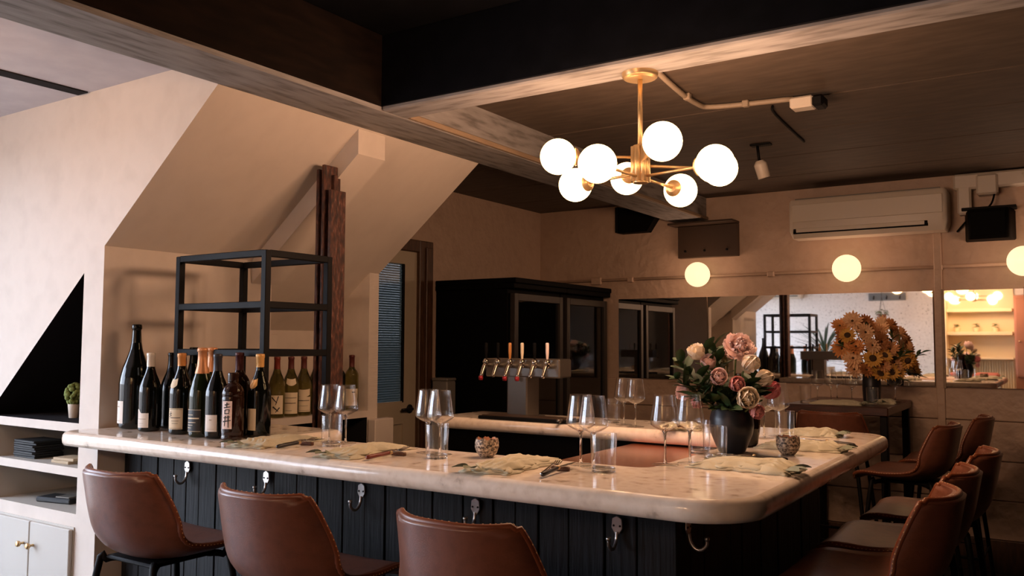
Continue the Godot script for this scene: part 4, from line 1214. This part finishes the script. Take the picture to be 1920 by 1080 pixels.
func build_settings() -> void:
	var y := 1.06
	var wl := ["wine glass left of a pair by the wine bottles", "wine glass right of a pair by the wine bottles", "left wine glass of the pair before the glazed door", "right wine glass of the pair before the glazed door", "left wine glass of the pair beside the copper worktop", "right wine glass of the pair beside the copper worktop", "left wine glass of the pair standing before the flower vase", "right wine glass of the pair standing before the flower vase", "left wine glass of the pair on the far counter", "right wine glass of the pair on the far counter", "left wine glass of the pair behind the flower vase", "right wine glass of the pair behind the flower vase"]
	var wp := [Vector2(-2.13, -2.125), Vector2(-2.06, -2.13), Vector2(-1.674, -2.09), Vector2(-1.617, -2.077), Vector2(-1.165, -2.135), Vector2(-1.111, -2.11), Vector2(-0.968, -2.266), Vector2(-0.92, -2.33), Vector2(-1.577, -3.264), Vector2(-1.502, -3.215), Vector2(-0.945, -3.106), Vector2(-0.92, -3.2)]
	var w0 := make_wine_glass(wl[0])
	for k in wp.size():
		var at := Vector3(wp[k].x, y, wp[k].y)
		if k == 0: w0.position = at
		else: copy_of(w0, at, 0.0, wl[k])
	var tl := ["water tumbler beside the wine bottles", "water tumbler before the glazed door", "water tumbler beside the copper worktop, nearest the bar corner", "water tumbler on the far counter", "water tumbler behind the ceramic bowl on the right counter", "water tumbler standing before the black flower vase", "water tumbler half hidden at the black vase's left side"]
	var tp := [Vector2(-2.045, -2.05), Vector2(-1.577, -2.01), Vector2(-1.05, -2.05), Vector2(-1.66, -3.33), Vector2(-0.872, -3.11), Vector2(-0.879, -2.42), Vector2(-0.985, -2.57)]
	var t0 := make_tumbler(tl[0])
	for k in tp.size():
		var at := Vector3(tp[k].x, y, tp[k].y)
		if k == 0: t0.position = at
		else: copy_of(t0, at, 0.0, tl[k])
	# crackled bowls with a broken rim
	for k in 2:
		var b := thing("ceramic_bowl", ["small crackled ceramic bowl with jagged rim on the front counter", "small crackled ceramic bowl with jagged rim on the right counter"][k], "bowl", [Vector3(-1.471, y, -2.115), Vector3(-0.745, y, -2.69)][k], 0.7 * k, "crackled candle bowls")
		var prof := [[0.0, 0.002], [0.016, 0.0], [0.021, 0.003], [0.03, 0.014], [0.0355, 0.03], [0.0355, 0.044], [0.031, 0.058]]
		var segs := 40
		rng.seed = 31 + k
		var jag := []
		for j in segs:
			jag.append(0.006 * absf(sin(j * TAU / segs * 3.5)) + rng.randf_range(0.0, 0.004))
		for side in 2:
			var s := begin()
			var g := []
			for i in prof.size():
				var row := []
				for j in segs:
					var a := TAU * j / segs
					var r: float = prof[i][0] * (1.0 if side == 0 else 0.92)
					var h: float = prof[i][1] + (0.0 if side == 0 else 0.003)
					if i == prof.size() - 1:
						h = 0.05 + jag[j]
						r = 0.0325 if side == 0 else 0.03
					row.append(Vector3(r * cos(a), h, r * sin(a)))
				g.append(row)
			add_grid(s, g, true, side == 1)
			part(["shell", "lining"][side], done(s), [M.bowl_ceramic, M.bowl_inner][side], b)
	# napkins and cutlery
	napkin("sage linen napkin nearest the wine bottles", Vector3(-2.25, y, -2.0), 0.1, 0.3, 0.17, 1)
	napkin("sage linen napkin second along the front counter", Vector3(-1.84, y, -1.985), 0.1, 0.31, 0.16, 2)
	napkin("sage linen napkin in front of the ceramic bowl", Vector3(-1.31, y, -2.0), 0.1, 0.32, 0.17, 3)
	napkin("sage linen napkin at the corner of the bar before the vase", Vector3(-0.76, y, -2.34), PI / 2 - 0.1, 0.28, 0.19, 4)
	napkin("sage linen napkin on the right counter behind the ceramic bowl", Vector3(-0.75, y, -2.87), PI / 2, 0.27, 0.15, 5)
	napkin("sage linen napkin at the far end of the right counter", Vector3(-0.83, y, -3.32), PI / 2, 0.2, 0.14, 6)
	napkin("sage linen napkin on the far counter", Vector3(-1.33, y, -3.27), 0.4, 0.2, 0.17, 7)
	var cl := [["beside the napkin nearest the wine bottles", Vector3(-2.13, y, -1.99), 0.08, M.dark_handle], ["beside the second napkin of the front counter", Vector3(-1.715, y, -1.965), -0.02, M.knife_handle], ["beside the napkin in front of the ceramic bowl", Vector3(-1.155, y, -1.975), 0.18, M.dark_handle], ["beside the napkin at the bar corner", Vector3(-0.8, y, -2.475), PI / 2 + 0.25, M.dark_handle], ["beside the napkin behind the ceramic bowl", Vector3(-0.72, y, -2.995), PI / 2 - 0.1, M.dark_handle]]
	for c in cl:
		var b := Basis(Vector3.UP, c[2])
		rest_block("small dark wooden cutlery rest " + c[0], c[1] + b * Vector3(0.005, 0, -0.03), c[2])
		fork("steel fork " + c[0], c[1] + b * Vector3(-0.012, 0.003, 0.0), c[2] + 0.12)
		knife("slim knife " + c[0], c[1] + b * Vector3(0.016, 0.003, 0.0), c[2] - 0.1, c[3])
	# things in the wall niche
	var ms := thing("moss_plant", "small mossy plant in a white pot in the black niche", "plant", Vector3(-3.61, 1.07, -2.08))
	part("pot", lathe(soften([[0.0, 0.0], [0.02, 0.0], [0.026, 0.06], [0.023, 0.06], [0.0, 0.05]], 0.002), 18), M.white_plastic, ms)
	rng.seed = 5
	var s := begin()
	for k in 90:
		var d := Vector3(rng.randfn(), rng.randfn(), rng.randfn()).normalized()
		var p := Vector3(0, 0.1, 0) + d * Vector3(0.032, 0.042, 0.032)
		var prof := []
		for j in 5:
			prof.append([0.011 * sin(PI * j / 4.0), -0.011 * cos(PI * j / 4.0)])
		add_lathe(s, prof, 6, Transform3D(Basis.IDENTITY, p))
	part("foliage", done(s), M.moss, ms)
	for k in 8:
		single("menu_folder", box(Vector3(0.17, 0.009, 0.13), 0.002, Vector3(0, 0.0045, 0)), M.card, ["lowest", "second lowest", "third lowest", "fourth lowest", "fourth highest", "third highest", "second highest", "topmost"][k] + " black menu folder of the stack on the upper wall shelf", "menu", Vector3(-3.84 + 0.003 * (k % 3), 0.892 + 0.0095 * k, -2.06 + 0.004 * ((k * 7) % 3)), 0.05 * sin(k * 2.3), "black menus on the wall shelf")
	for k in 2:
		single("paper_pad", box(Vector3(0.13, 0.012, 0.09), 0.002, Vector3(0, 0.006, 0)), M.card_pale, ["pale lower pad on the upper wall shelf", "pale upper pad on the upper wall shelf"][k], "notepad", Vector3(-3.54 + 0.02 * k, 0.892 + 0.0125 * k, -2.03), 0.1 * k, "pale pads on the wall shelf")
	var tl2 := thing("black_tray", "low black card reader lying on the lower wall shelf", "card reader", Vector3(-3.66, 0.712, -2.07), 0.2)
	part("case", box(Vector3(0.2, 0.022, 0.1), 0.006, Vector3(0, 0.011, 0)), M.card, tl2)
	part("keypad", box(Vector3(0.08, 0.006, 0.07), 0.002, Vector3(0.04, 0.024, 0)), M.grey_plastic, tl2)

func build_bouquet() -> void:
	var y := 1.06
	var vp := Vector3(-0.905, y, -2.64)
	var v := thing("flower_vase", "round-shouldered matt black vase holding the pink bouquet", "vase", vp)
	part("body", lathe(soften([[0.0, 0.004], [0.034, 0.0], [0.04, 0.003], [0.052, 0.03], [0.064, 0.06], [0.068, 0.085], [0.066, 0.11], [0.058, 0.138], [0.0535, 0.15], [0.05, 0.1505], [0.047, 0.145], [0.05, 0.12], [0.048, 0.06], [0.0, 0.03]], 0.004), 40), M.vase_black, v)
	var j := thing("glass_carafe", "dark amber glass carafe behind the black vase", "carafe", Vector3(-0.925, y, -2.83))
	part("body", lathe(soften([[0.0, 0.004], [0.034, 0.0], [0.042, 0.01], [0.05, 0.06], [0.05, 0.1], [0.04, 0.14], [0.03, 0.17], [0.03, 0.23], [0.034, 0.24], [0.031, 0.24], [0.027, 0.23], [0.027, 0.17], [0.037, 0.138], [0.046, 0.1], [0.046, 0.06], [0.036, 0.012], [0.0, 0.008]], 0.003), 32), M.amber, j)
	var mouth := vp + Vector3(0, 0.1, 0)
	var right := Vector3(0.837, 0, -0.5475)
	var near := Vector3(0.5475, 0, 0.837)
	var peony := bloom_mesh("peony", [[11, 0.1, 0.056, 0.05, 0.5, 0.0], [9, 0.45, 0.055, 0.046, 0.5, 0.004], [8, 0.8, 0.05, 0.042, 0.5, 0.008], [7, 1.15, 0.044, 0.036, 0.5, 0.012], [5, 1.4, 0.036, 0.03, 0.3, 0.014]], 3, 0.006)
	var ran := bloom_mesh("ranunculus", [[9, 0.35, 0.036, 0.036, 0.9, 0.0], [8, 0.7, 0.034, 0.034, 0.9, 0.002], [8, 1.0, 0.03, 0.03, 0.8, 0.004], [7, 1.2, 0.026, 0.026, 0.7, 0.006], [5, 1.4, 0.02, 0.02, 0.5, 0.008]], 4, 0.001)
	var cup := bloom_mesh("cup_flower", [[5, 0.75, 0.045, 0.05, 0.7, 0.0], [5, 1.05, 0.044, 0.044, 0.6, 0.002], [4, 1.3, 0.04, 0.034, 0.4, 0.003]], 6, 0.001)
	# label, mesh, material, right, up, near, scale
	var fl := [
		["large blush peony crowning the bouquet", "pink_peony", peony, "petal_blush", 0.02, 0.315, 0.0, 0.85, Vector3(0.1, 0.6, 1.0)],
		["pale cream flower high at the bouquet's left", "cream_ranunculus", ran, "petal_cream", -0.1, 0.29, 0.01, 1.05, Vector3(-0.5, 1.0, 0.4)],
		["blush flower behind the cream one at the upper left", "pink_ranunculus", ran, "petal_blush", -0.065, 0.262, -0.02, 0.95, Vector3(-0.2, 0.7, 0.6)],
		["pink round ranunculus facing front left of centre", "pink_ranunculus", ran, "petal_blush", -0.055, 0.232, 0.06, 1.0, Vector3(-0.15, 0.25, 1.0)],
		["pink ranunculus at the very centre of the bouquet", "pink_ranunculus", ran, "petal_pink", -0.012, 0.215, 0.07, 0.9, Vector3(0.2, 0.1, 1.0)],
		["cream cupped flower under the peony", "cream_cup_flower", cup, "petal_cream", 0.035, 0.262, 0.04, 1.0, Vector3(0.35, 0.6, 0.8)],
		["cream half-open flower at the bouquet's right", "cream_cup_flower", cup, "petal_cream", 0.068, 0.225, 0.03, 0.95, Vector3(0.8, 0.3, 0.6)],
		["large cream ranunculus low at the front", "cream_ranunculus", ran, "petal_cream", 0.015, 0.172, 0.09, 1.25, Vector3(0.05, 0.15, 1.0)],
		["small pink flower hanging below the cream ranunculus", "pink_ranunculus", ran, "petal_pink", 0.042, 0.142, 0.08, 0.85, Vector3(0.4, -0.3, 1.0)],
		["deep pink rose at the bouquet's lower right", "pink_rose", cup, "petal_rose", 0.105, 0.172, 0.0, 1.0, Vector3(0.6, 0.8, 0.4)],
		["pink and white flower low at the bouquet's left", "pink_ranunculus", ran, "petal_blush", -0.128, 0.185, 0.0, 0.95, Vector3(-0.9, 0.1, 0.5)],
		["small pink bud lowest at the bouquet's left", "pink_rose", cup, "petal_pink", -0.108, 0.165, 0.03, 0.7, Vector3(-0.4, -0.3, 0.8)],
	]
	for f in fl:
		var head: Vector3 = vp + right * f[4] + near * f[6] + Vector3(0, f[5], 0)
		var l: Vector3 = f[8]
		flower(f[1], f[0], "flower", mouth + right * f[4] * 0.15, head, right * l.x + near * l.z + Vector3(0, l.y, 0), f[2], M[f[3]], f[7] * 1.2, "flowers in the black vase")
	rng.seed = 77
	var sp := [["upright leafy sprig behind the peony", -0.04, 0.33, -0.05], ["leafy sprig reaching up left of the peony", -0.075, 0.31, -0.03], ["leafy sprig spreading to the upper left", -0.16, 0.275, 0.0], ["leafy sprig spreading to the far left", -0.175, 0.225, 0.03], ["leafy sprig drooping at the lower left", -0.12, 0.17, 0.08], ["leafy sprig at the bouquet's heart", -0.02, 0.19, 0.05], ["leafy sprig falling over the vase rim", -0.03, 0.14, 0.1], ["leafy sprig at the right behind the rose", 0.09, 0.22, -0.03], ["leafy sprig between rose and cream flower", 0.07, 0.19, 0.05], ["leafy sprig behind the cream ranunculus", 0.03, 0.2, 0.03], ["leafy sprig filling the left middle", -0.1, 0.21, 0.05]]
	for k in sp.size():
		var q: Array = sp[k]
		sprig(q[0], mouth + right * q[1] * 0.2, vp + right * q[1] + near * q[3] + Vector3(0, q[2], 0), 14, 0.064, 0.027, M.leaf, "leafy sprigs in the black vase", 100 + k)

func build_high_table() -> void:
	var t := thing("high_table", "dark brown high table against the mirror wall", "table", Vector3(-1.185, 0, -5.68))
	part("tabletop", box(Vector3(0.58, 0.05, 0.84), 0.004, Vector3(0, 1.015, 0)), M.table_wood, t)
	for sx in [-1, 1]:
		for sz in [-1, 1]:
			part("leg", box(Vector3(0.04, 0.99, 0.05), 0.004, Vector3(sx * 0.262, 0.495, sz * 0.37)), M.black_metal, t)
	var y := 1.04
	var vp := Vector3(-1.06, y, -5.7)
	var v := thing("dark_vase", "tall dark vase holding the orange flowers on the high table", "vase", vp)
	part("body", lathe(soften([[0.0, 0.004], [0.04, 0.0], [0.05, 0.01], [0.055, 0.1], [0.05, 0.19], [0.055, 0.22], [0.051, 0.22], [0.046, 0.19], [0.05, 0.1], [0.0, 0.02]], 0.004), 28), M.vase_black, v)
	var ger := bloom_mesh("gerbera", [[17, 0.12, 0.05, 0.015, 0.1, 0.0], [15, 0.25, 0.042, 0.013, 0.15, 0.003], [12, 0.5, 0.024, 0.009, 0.2, 0.004]], 9, 0.001)
	var daisy := bloom_mesh("sunflower", [[15, 0.1, 0.048, 0.017, 0.05, 0.0], [13, 0.2, 0.044, 0.015, 0.1, 0.002]], 10, 0.001)
	var right := Vector3(0.837, 0, -0.5475)
	var near := Vector3(0.5475, 0, 0.837)
	rng.seed = 55
	var spots := [[-0.2, 0.47, 0.0], [-0.12, 0.5, 0.02], [-0.02, 0.49, 0.0], [0.06, 0.44, 0.02], [-0.17, 0.41, 0.05], [-0.06, 0.43, 0.07], [0.04, 0.38, 0.08], [0.12, 0.35, 0.03], [-0.12, 0.34, 0.06], [-0.03, 0.35, 0.1], [0.06, 0.3, 0.09], [0.15, 0.27, 0.02], [-0.19, 0.33, 0.0], [-0.13, 0.27, 0.04], [-0.03, 0.27, 0.11], [0.05, 0.24, 0.08], [0.12, 0.21, 0.06], [-0.13, 0.2, 0.05], [-0.06, 0.2, 0.08], [0.02, 0.18, 0.1], [0.19, 0.22, 0.0], [0.0, 0.46, -0.1], [-0.12, 0.42, -0.12], [0.1, 0.34, -0.12], [0.2, 0.28, -0.06]]
	var where := ["at the top left tip of the orange bouquet", "at the top of the orange bouquet, left of centre", "at the top centre of the orange bouquet", "at the top right of the orange bouquet", "on the upper left flank of the orange bouquet", "in the upper middle of the orange bouquet", "right of centre in the upper orange bouquet", "on the upper right shoulder of the orange bouquet", "left of centre in the middle of the orange bouquet", "at the very centre of the orange bouquet", "right of the orange bouquet's centre", "on the right flank of the orange bouquet", "at the far left edge of the orange bouquet", "on the lower left flank of the orange bouquet", "below the centre of the orange bouquet", "low right of the orange bouquet's centre", "low on the right of the orange bouquet", "lowest at the left of the orange bouquet", "low and left of centre in the orange bouquet", "lowest in the middle of the orange bouquet", "at the far right tip of the orange bouquet", "at the back of the orange bouquet's top, facing the mirror", "at the back left of the orange bouquet, facing the mirror", "at the back right of the orange bouquet, facing the mirror", "at the back right edge of the orange bouquet"]
	for k in spots.size():
		var q: Array = spots[k]
		var head: Vector3 = vp + right * (q[0] * 0.9 - 0.01) + near * q[2] + Vector3(0, q[1] + 0.0 - 0.18 * maxf(0.0, q[0]), 0)
		var look: Vector3 = right * (q[0] * 2.5 + rng.randf_range(-0.3, 0.3)) + near * (0.9 if q[2] >= 0.0 else -0.7) + Vector3(0, 0.35 + rng.randf_range(-0.2, 0.4), 0)
		var eye := k in [4, 10, 14, 16, 19, 20, 24]
		flower("sunflower" if eye else "orange_gerbera", ("golden dark-eyed sunflower " if eye else "orange daisy-like flower ") + where[k], "flower", vp + Vector3(right.x * q[0] * 0.1, 0.14, right.z * q[0] * 0.1), head, look, daisy if eye else ger, M[["petal_orange", "petal_peach", "petal_tan", "petal_sand"][(k * 3) % 4]] if not eye else M.petal_gold, rng.randf_range(1.1, 1.45), "orange flowers on the high table", 0.018 if eye else 0.006)
	for k in 5:
		sprig(["leafy stem high in the orange bouquet", "leafy stem at the orange bouquet's left", "leafy stem low in the orange bouquet", "leafy stem at the orange bouquet's right", "leafy stem drooping from the dark vase"][k], vp + Vector3(0, 0.15, 0), vp + right * [-0.05, -0.2, 0.0, 0.2, 0.16][k] + near * 0.03 + Vector3(0, [0.45, 0.36, 0.3, 0.3, 0.14][k], 0), 9, 0.07, 0.03, M.leaf, "leafy stems in the dark vase", 300 + k)
	var proto: Node3D = get_node("wine_glass")
	var n := 0
	for p in [Vector2(-1.35, -5.55), Vector2(-1.28, -5.6), Vector2(-1.14, -5.52), Vector2(-0.95, -5.85), Vector2(-1.3, -5.85)]:
		copy_of(proto, Vector3(p.x, y, p.y), 0.0, ["wine glass at the high table's left front", "second wine glass from the high table's left front", "wine glass before the tall dark vase", "wine glass right of the tall dark vase", "wine glass at the back of the high table by the mirror"][n])
		n += 1
	var tp: Node3D = get_node("water_tumbler")
	copy_of(tp, Vector3(-1.39, y, -5.42), 0.0, "water tumbler at the left front of the high table")
	copy_of(tp, Vector3(-1.02, y, -5.5), 0.0, "water tumbler before the vase on the high table")
	napkin("grey-green napkin along the front of the high table", Vector3(-1.2, y, -5.4), PI / 2, 0.3, 0.15, 11)
	napkin("grey-green napkin hanging at the right end of the high table", Vector3(-0.99, y, -5.68), 0.2, 0.28, 0.14, 12)

func build_front_room() -> void:
	# what the mirrors show: the room behind the camera
	var hb := thing("hook_board", "blue-grey board with three black hooks on the white brick wall", "hook board", Vector3(-2.43, 2.08, 2.2))
	part("board", box(Vector3(0.54, 0.12, 0.024), 0.003, Vector3(0, 0.06, -0.013)), M.hook_board, hb)
	for k in 3:
		part("hook", tube(curve([Vector3(-0.19 + 0.19 * k, 0.08, -0.024), Vector3(-0.19 + 0.19 * k, 0.03, -0.03), Vector3(-0.19 + 0.19 * k, 0.03, -0.06), Vector3(-0.19 + 0.19 * k, 0.055, -0.065)], 4), 0.008, 8), M.speaker_black, hb)
	var hp := thing("hanging_plant", "trailing green plant in a hanging pot before the white brick wall", "plant", Vector3(-2.46, 1.78, 1.9))
	part("pot", lathe(soften([[0.0, 0.0], [0.05, 0.0], [0.07, 0.08], [0.064, 0.08], [0.0, 0.06]], 0.003), 20), M.terracotta, hp)
	for k in 3:
		var a := TAU * k / 3.0
		part("cord", tube([Vector3(0.066 * cos(a), 0.08, 0.066 * sin(a)), Vector3(0, 0.34, 0), Vector3(0, 0.64, 0)], 0.003, 5), M.ink, hp)
	rng.seed = 9
	for k in 26:
		var a := rng.randf() * TAU
		var o := part("leaf", leaf_mesh(0.06, 0.035, 0.4), M.leaf_pale, hp, Vector3(0.05 * cos(a), 0.08 + rng.randf() * 0.06, 0.05 * sin(a)))
		o.basis = Basis.looking_at(Vector3(cos(a), rng.randf_range(-0.3, 0.8), sin(a)).normalized())
	var yu := thing("yucca_plant", "spiky green potted plant on a stand before the white brick wall", "plant", Vector3(-3.15, 0.8, 1.2))
	part("pot", lathe(soften([[0.0, 0.0], [0.1, 0.0], [0.14, 0.26], [0.13, 0.26], [0.0, 0.22]], 0.004), 24), M.white_plastic, yu)
	part("trunk", tube([Vector3(0, 0.2, 0), Vector3(0, 0.5, 0)], 0.022, 10), M.rest_wood, yu)
	rng.seed = 19
	for k in 46:
		var a := k * 2.4
		var o := part("leaf", leaf_mesh(0.55, 0.032, 0.35), M.leaf, yu, Vector3(0.01 * cos(a), 0.3 + 0.2 * k / 46.0, 0.01 * sin(a)))
		o.basis = Basis.looking_at(Vector3(cos(a), lerpf(0.1, 2.2, k / 46.0), sin(a)).normalized())
	var st := thing("plant_stand", "white square stand carrying the spiky potted plant", "stand", Vector3(-3.15, 0, 1.2))
	part("top", box(Vector3(0.34, 0.04, 0.34), 0.004, Vector3(0, 0.78, 0)), M.cabinet_paint, st)
	for sx in [-1, 1]:
		for sz in [-1, 1]:
			part("leg", box(Vector3(0.04, 0.76, 0.04), 0.003, Vector3(sx * 0.14, 0.38, sz * 0.14)), M.cabinet_paint, st)
	var ac := thing("air_conditioner", "white split air conditioner on the white brick wall", "air conditioner", Vector3(-4.1, 2.14, 2.19))
	part("case", box(Vector3(0.8, 0.25, 0.19), 0.02, Vector3(0, 0.125, -0.1)), M.white_plastic, ac)
	part("louver", box(Vector3(0.7, 0.03, 0.01), 0.002, Vector3(0, 0.04, -0.198)), M.grey_plastic, ac)
	# cream alcove with shelves, slatted front, cushions
	var al := thing("cream_shelf_unit", "cream painted alcove unit with two thick shelves and slatted front", "shelf unit", Vector3(-1.15, 0, 2.19))
	part("back", box(Vector3(0.86, 2.38, 0.02), 0.002, Vector3(0, 1.2, -0.012)), M.cream_paint, al)
	part("side", box(Vector3(0.03, 2.38, 0.32), 0.003, Vector3(-0.44, 1.2, -0.17)), M.cream_paint, al)
	for yy in [1.9, 1.56]:
		part("shelf", box(Vector3(0.84, 0.05, 0.26), 0.004, Vector3(0, yy, -0.15)), M.cream_paint, al)
	part("sill", box(Vector3(0.84, 0.03, 0.2), 0.004, Vector3(0, 1.2, -0.12)), M.cream_paint, al)
	for k in 26:
		part("slat", box(Vector3(0.02, 1.14, 0.03), 0.004, Vector3(-0.41 + 0.0325 * k, 0.6, -0.04)), M.cream_paint, al)
	for k in 3:
		var p := thing("trailing_plant", ["trailing plant at the left of the upper cream shelf", "trailing plant in the middle of the upper cream shelf", "trailing plant at the right of the upper cream shelf"][k], "plant", Vector3(-1.45 + 0.25 * k, 1.585, 2.06), 0.0, "plants on the cream shelf")
		part("pot", lathe(soften([[0.0, 0.0], [0.035, 0.0], [0.045, 0.06], [0.04, 0.06], [0.0, 0.05]], 0.003), 16), M.cream_paint, p)
		rng.seed = 40 + k
		for j in 14:
			var a := rng.randf() * TAU
			var o := part("leaf", leaf_mesh(0.05, 0.03, 0.4), M.leaf_pale, p, Vector3(0, 0.06 + rng.randf() * 0.05, 0))
			o.basis = Basis.looking_at(Vector3(cos(a), rng.randf_range(-0.2, 0.9), sin(a) * 0.6).normalized())
	var rw := thing("rose_wood_cupboard", "tall pinkish wooden cupboard beside the cream shelf unit", "cupboard", Vector3(-0.5, 0, 2.18))
	part("body", box(Vector3(0.4, 2.1, 0.4), 0.006, Vector3(0, 1.05, -0.2)), M.rose_wood, rw)
	part("door", box(Vector3(0.36, 1.1, 0.02), 0.004, Vector3(0, 1.5, -0.411)), M.rose_wood, rw)
	part("knob", lathe([[0.0, 0.0], [0.012, 0.0], [0.012, 0.02], [0.0, 0.022]], 12), M.brass, rw, Vector3(-0.14, 1.45, -0.42), Vector3(-PI / 2, 0, 0))
	var be := thing("bench", "long bench with coral cushions before the slatted front", "bench", Vector3(-1.2, 0, 1.6))
	part("seat", box(Vector3(0.7, 0.06, 0.36), 0.01, Vector3(0, 0.9, 0)), M.cream_paint, be)
	for sx in [-1, 1]:
		part("leg", box(Vector3(0.05, 0.87, 0.3), 0.004, Vector3(sx * 0.3, 0.435, 0)), M.cream_paint, be)
	part("cushion", box(Vector3(0.3, 0.07, 0.32), 0.025, Vector3(-0.16, 0.965, 0)), M.coral, be)
	part("cushion", box(Vector3(0.3, 0.07, 0.32), 0.025, Vector3(0.16, 0.965, 0)), M.coral, be)
	# ceiling lamps of the front room, out of the camera's frame
	copy_of(get_node("chandelier"), Vector3(-1.16, 2.38, 1.35), 0.9, "second brass chandelier in the front room, seen in the right mirror")
	part("rod_extension", tube([Vector3(0, 0.0, 0), Vector3(0, 0.24, 0)], 0.0085, 10), M.brass, get_node("chandelier_001"))
	var lamps := [[Vector3(-3.15, 2.42, -0.85), "globe ceiling lamp of the front room near the shop window"]]
	for l in lamps:
		var t := thing("ceiling_globe_lamp", l[1], "ceiling lamp", l[0], 0.0, "globe lamps of the front room")
		part("canopy", lathe(soften([[0.0, -0.025], [0.05, -0.025], [0.06, 0.0]], 0.004), 24), M.brass, t)
		var prof := []
		for k in 17:
			var a := PI * k / 16.0
			prof.append([0.09 * sin(a), -0.09 * cos(a)])
		part("globe_lamp", lathe(prof, 28), M.globe_light, t, Vector3(0, -0.11, 0))
		lamp_light(t, Vector3(0, -0.11, 0), 0.36, 0.09)
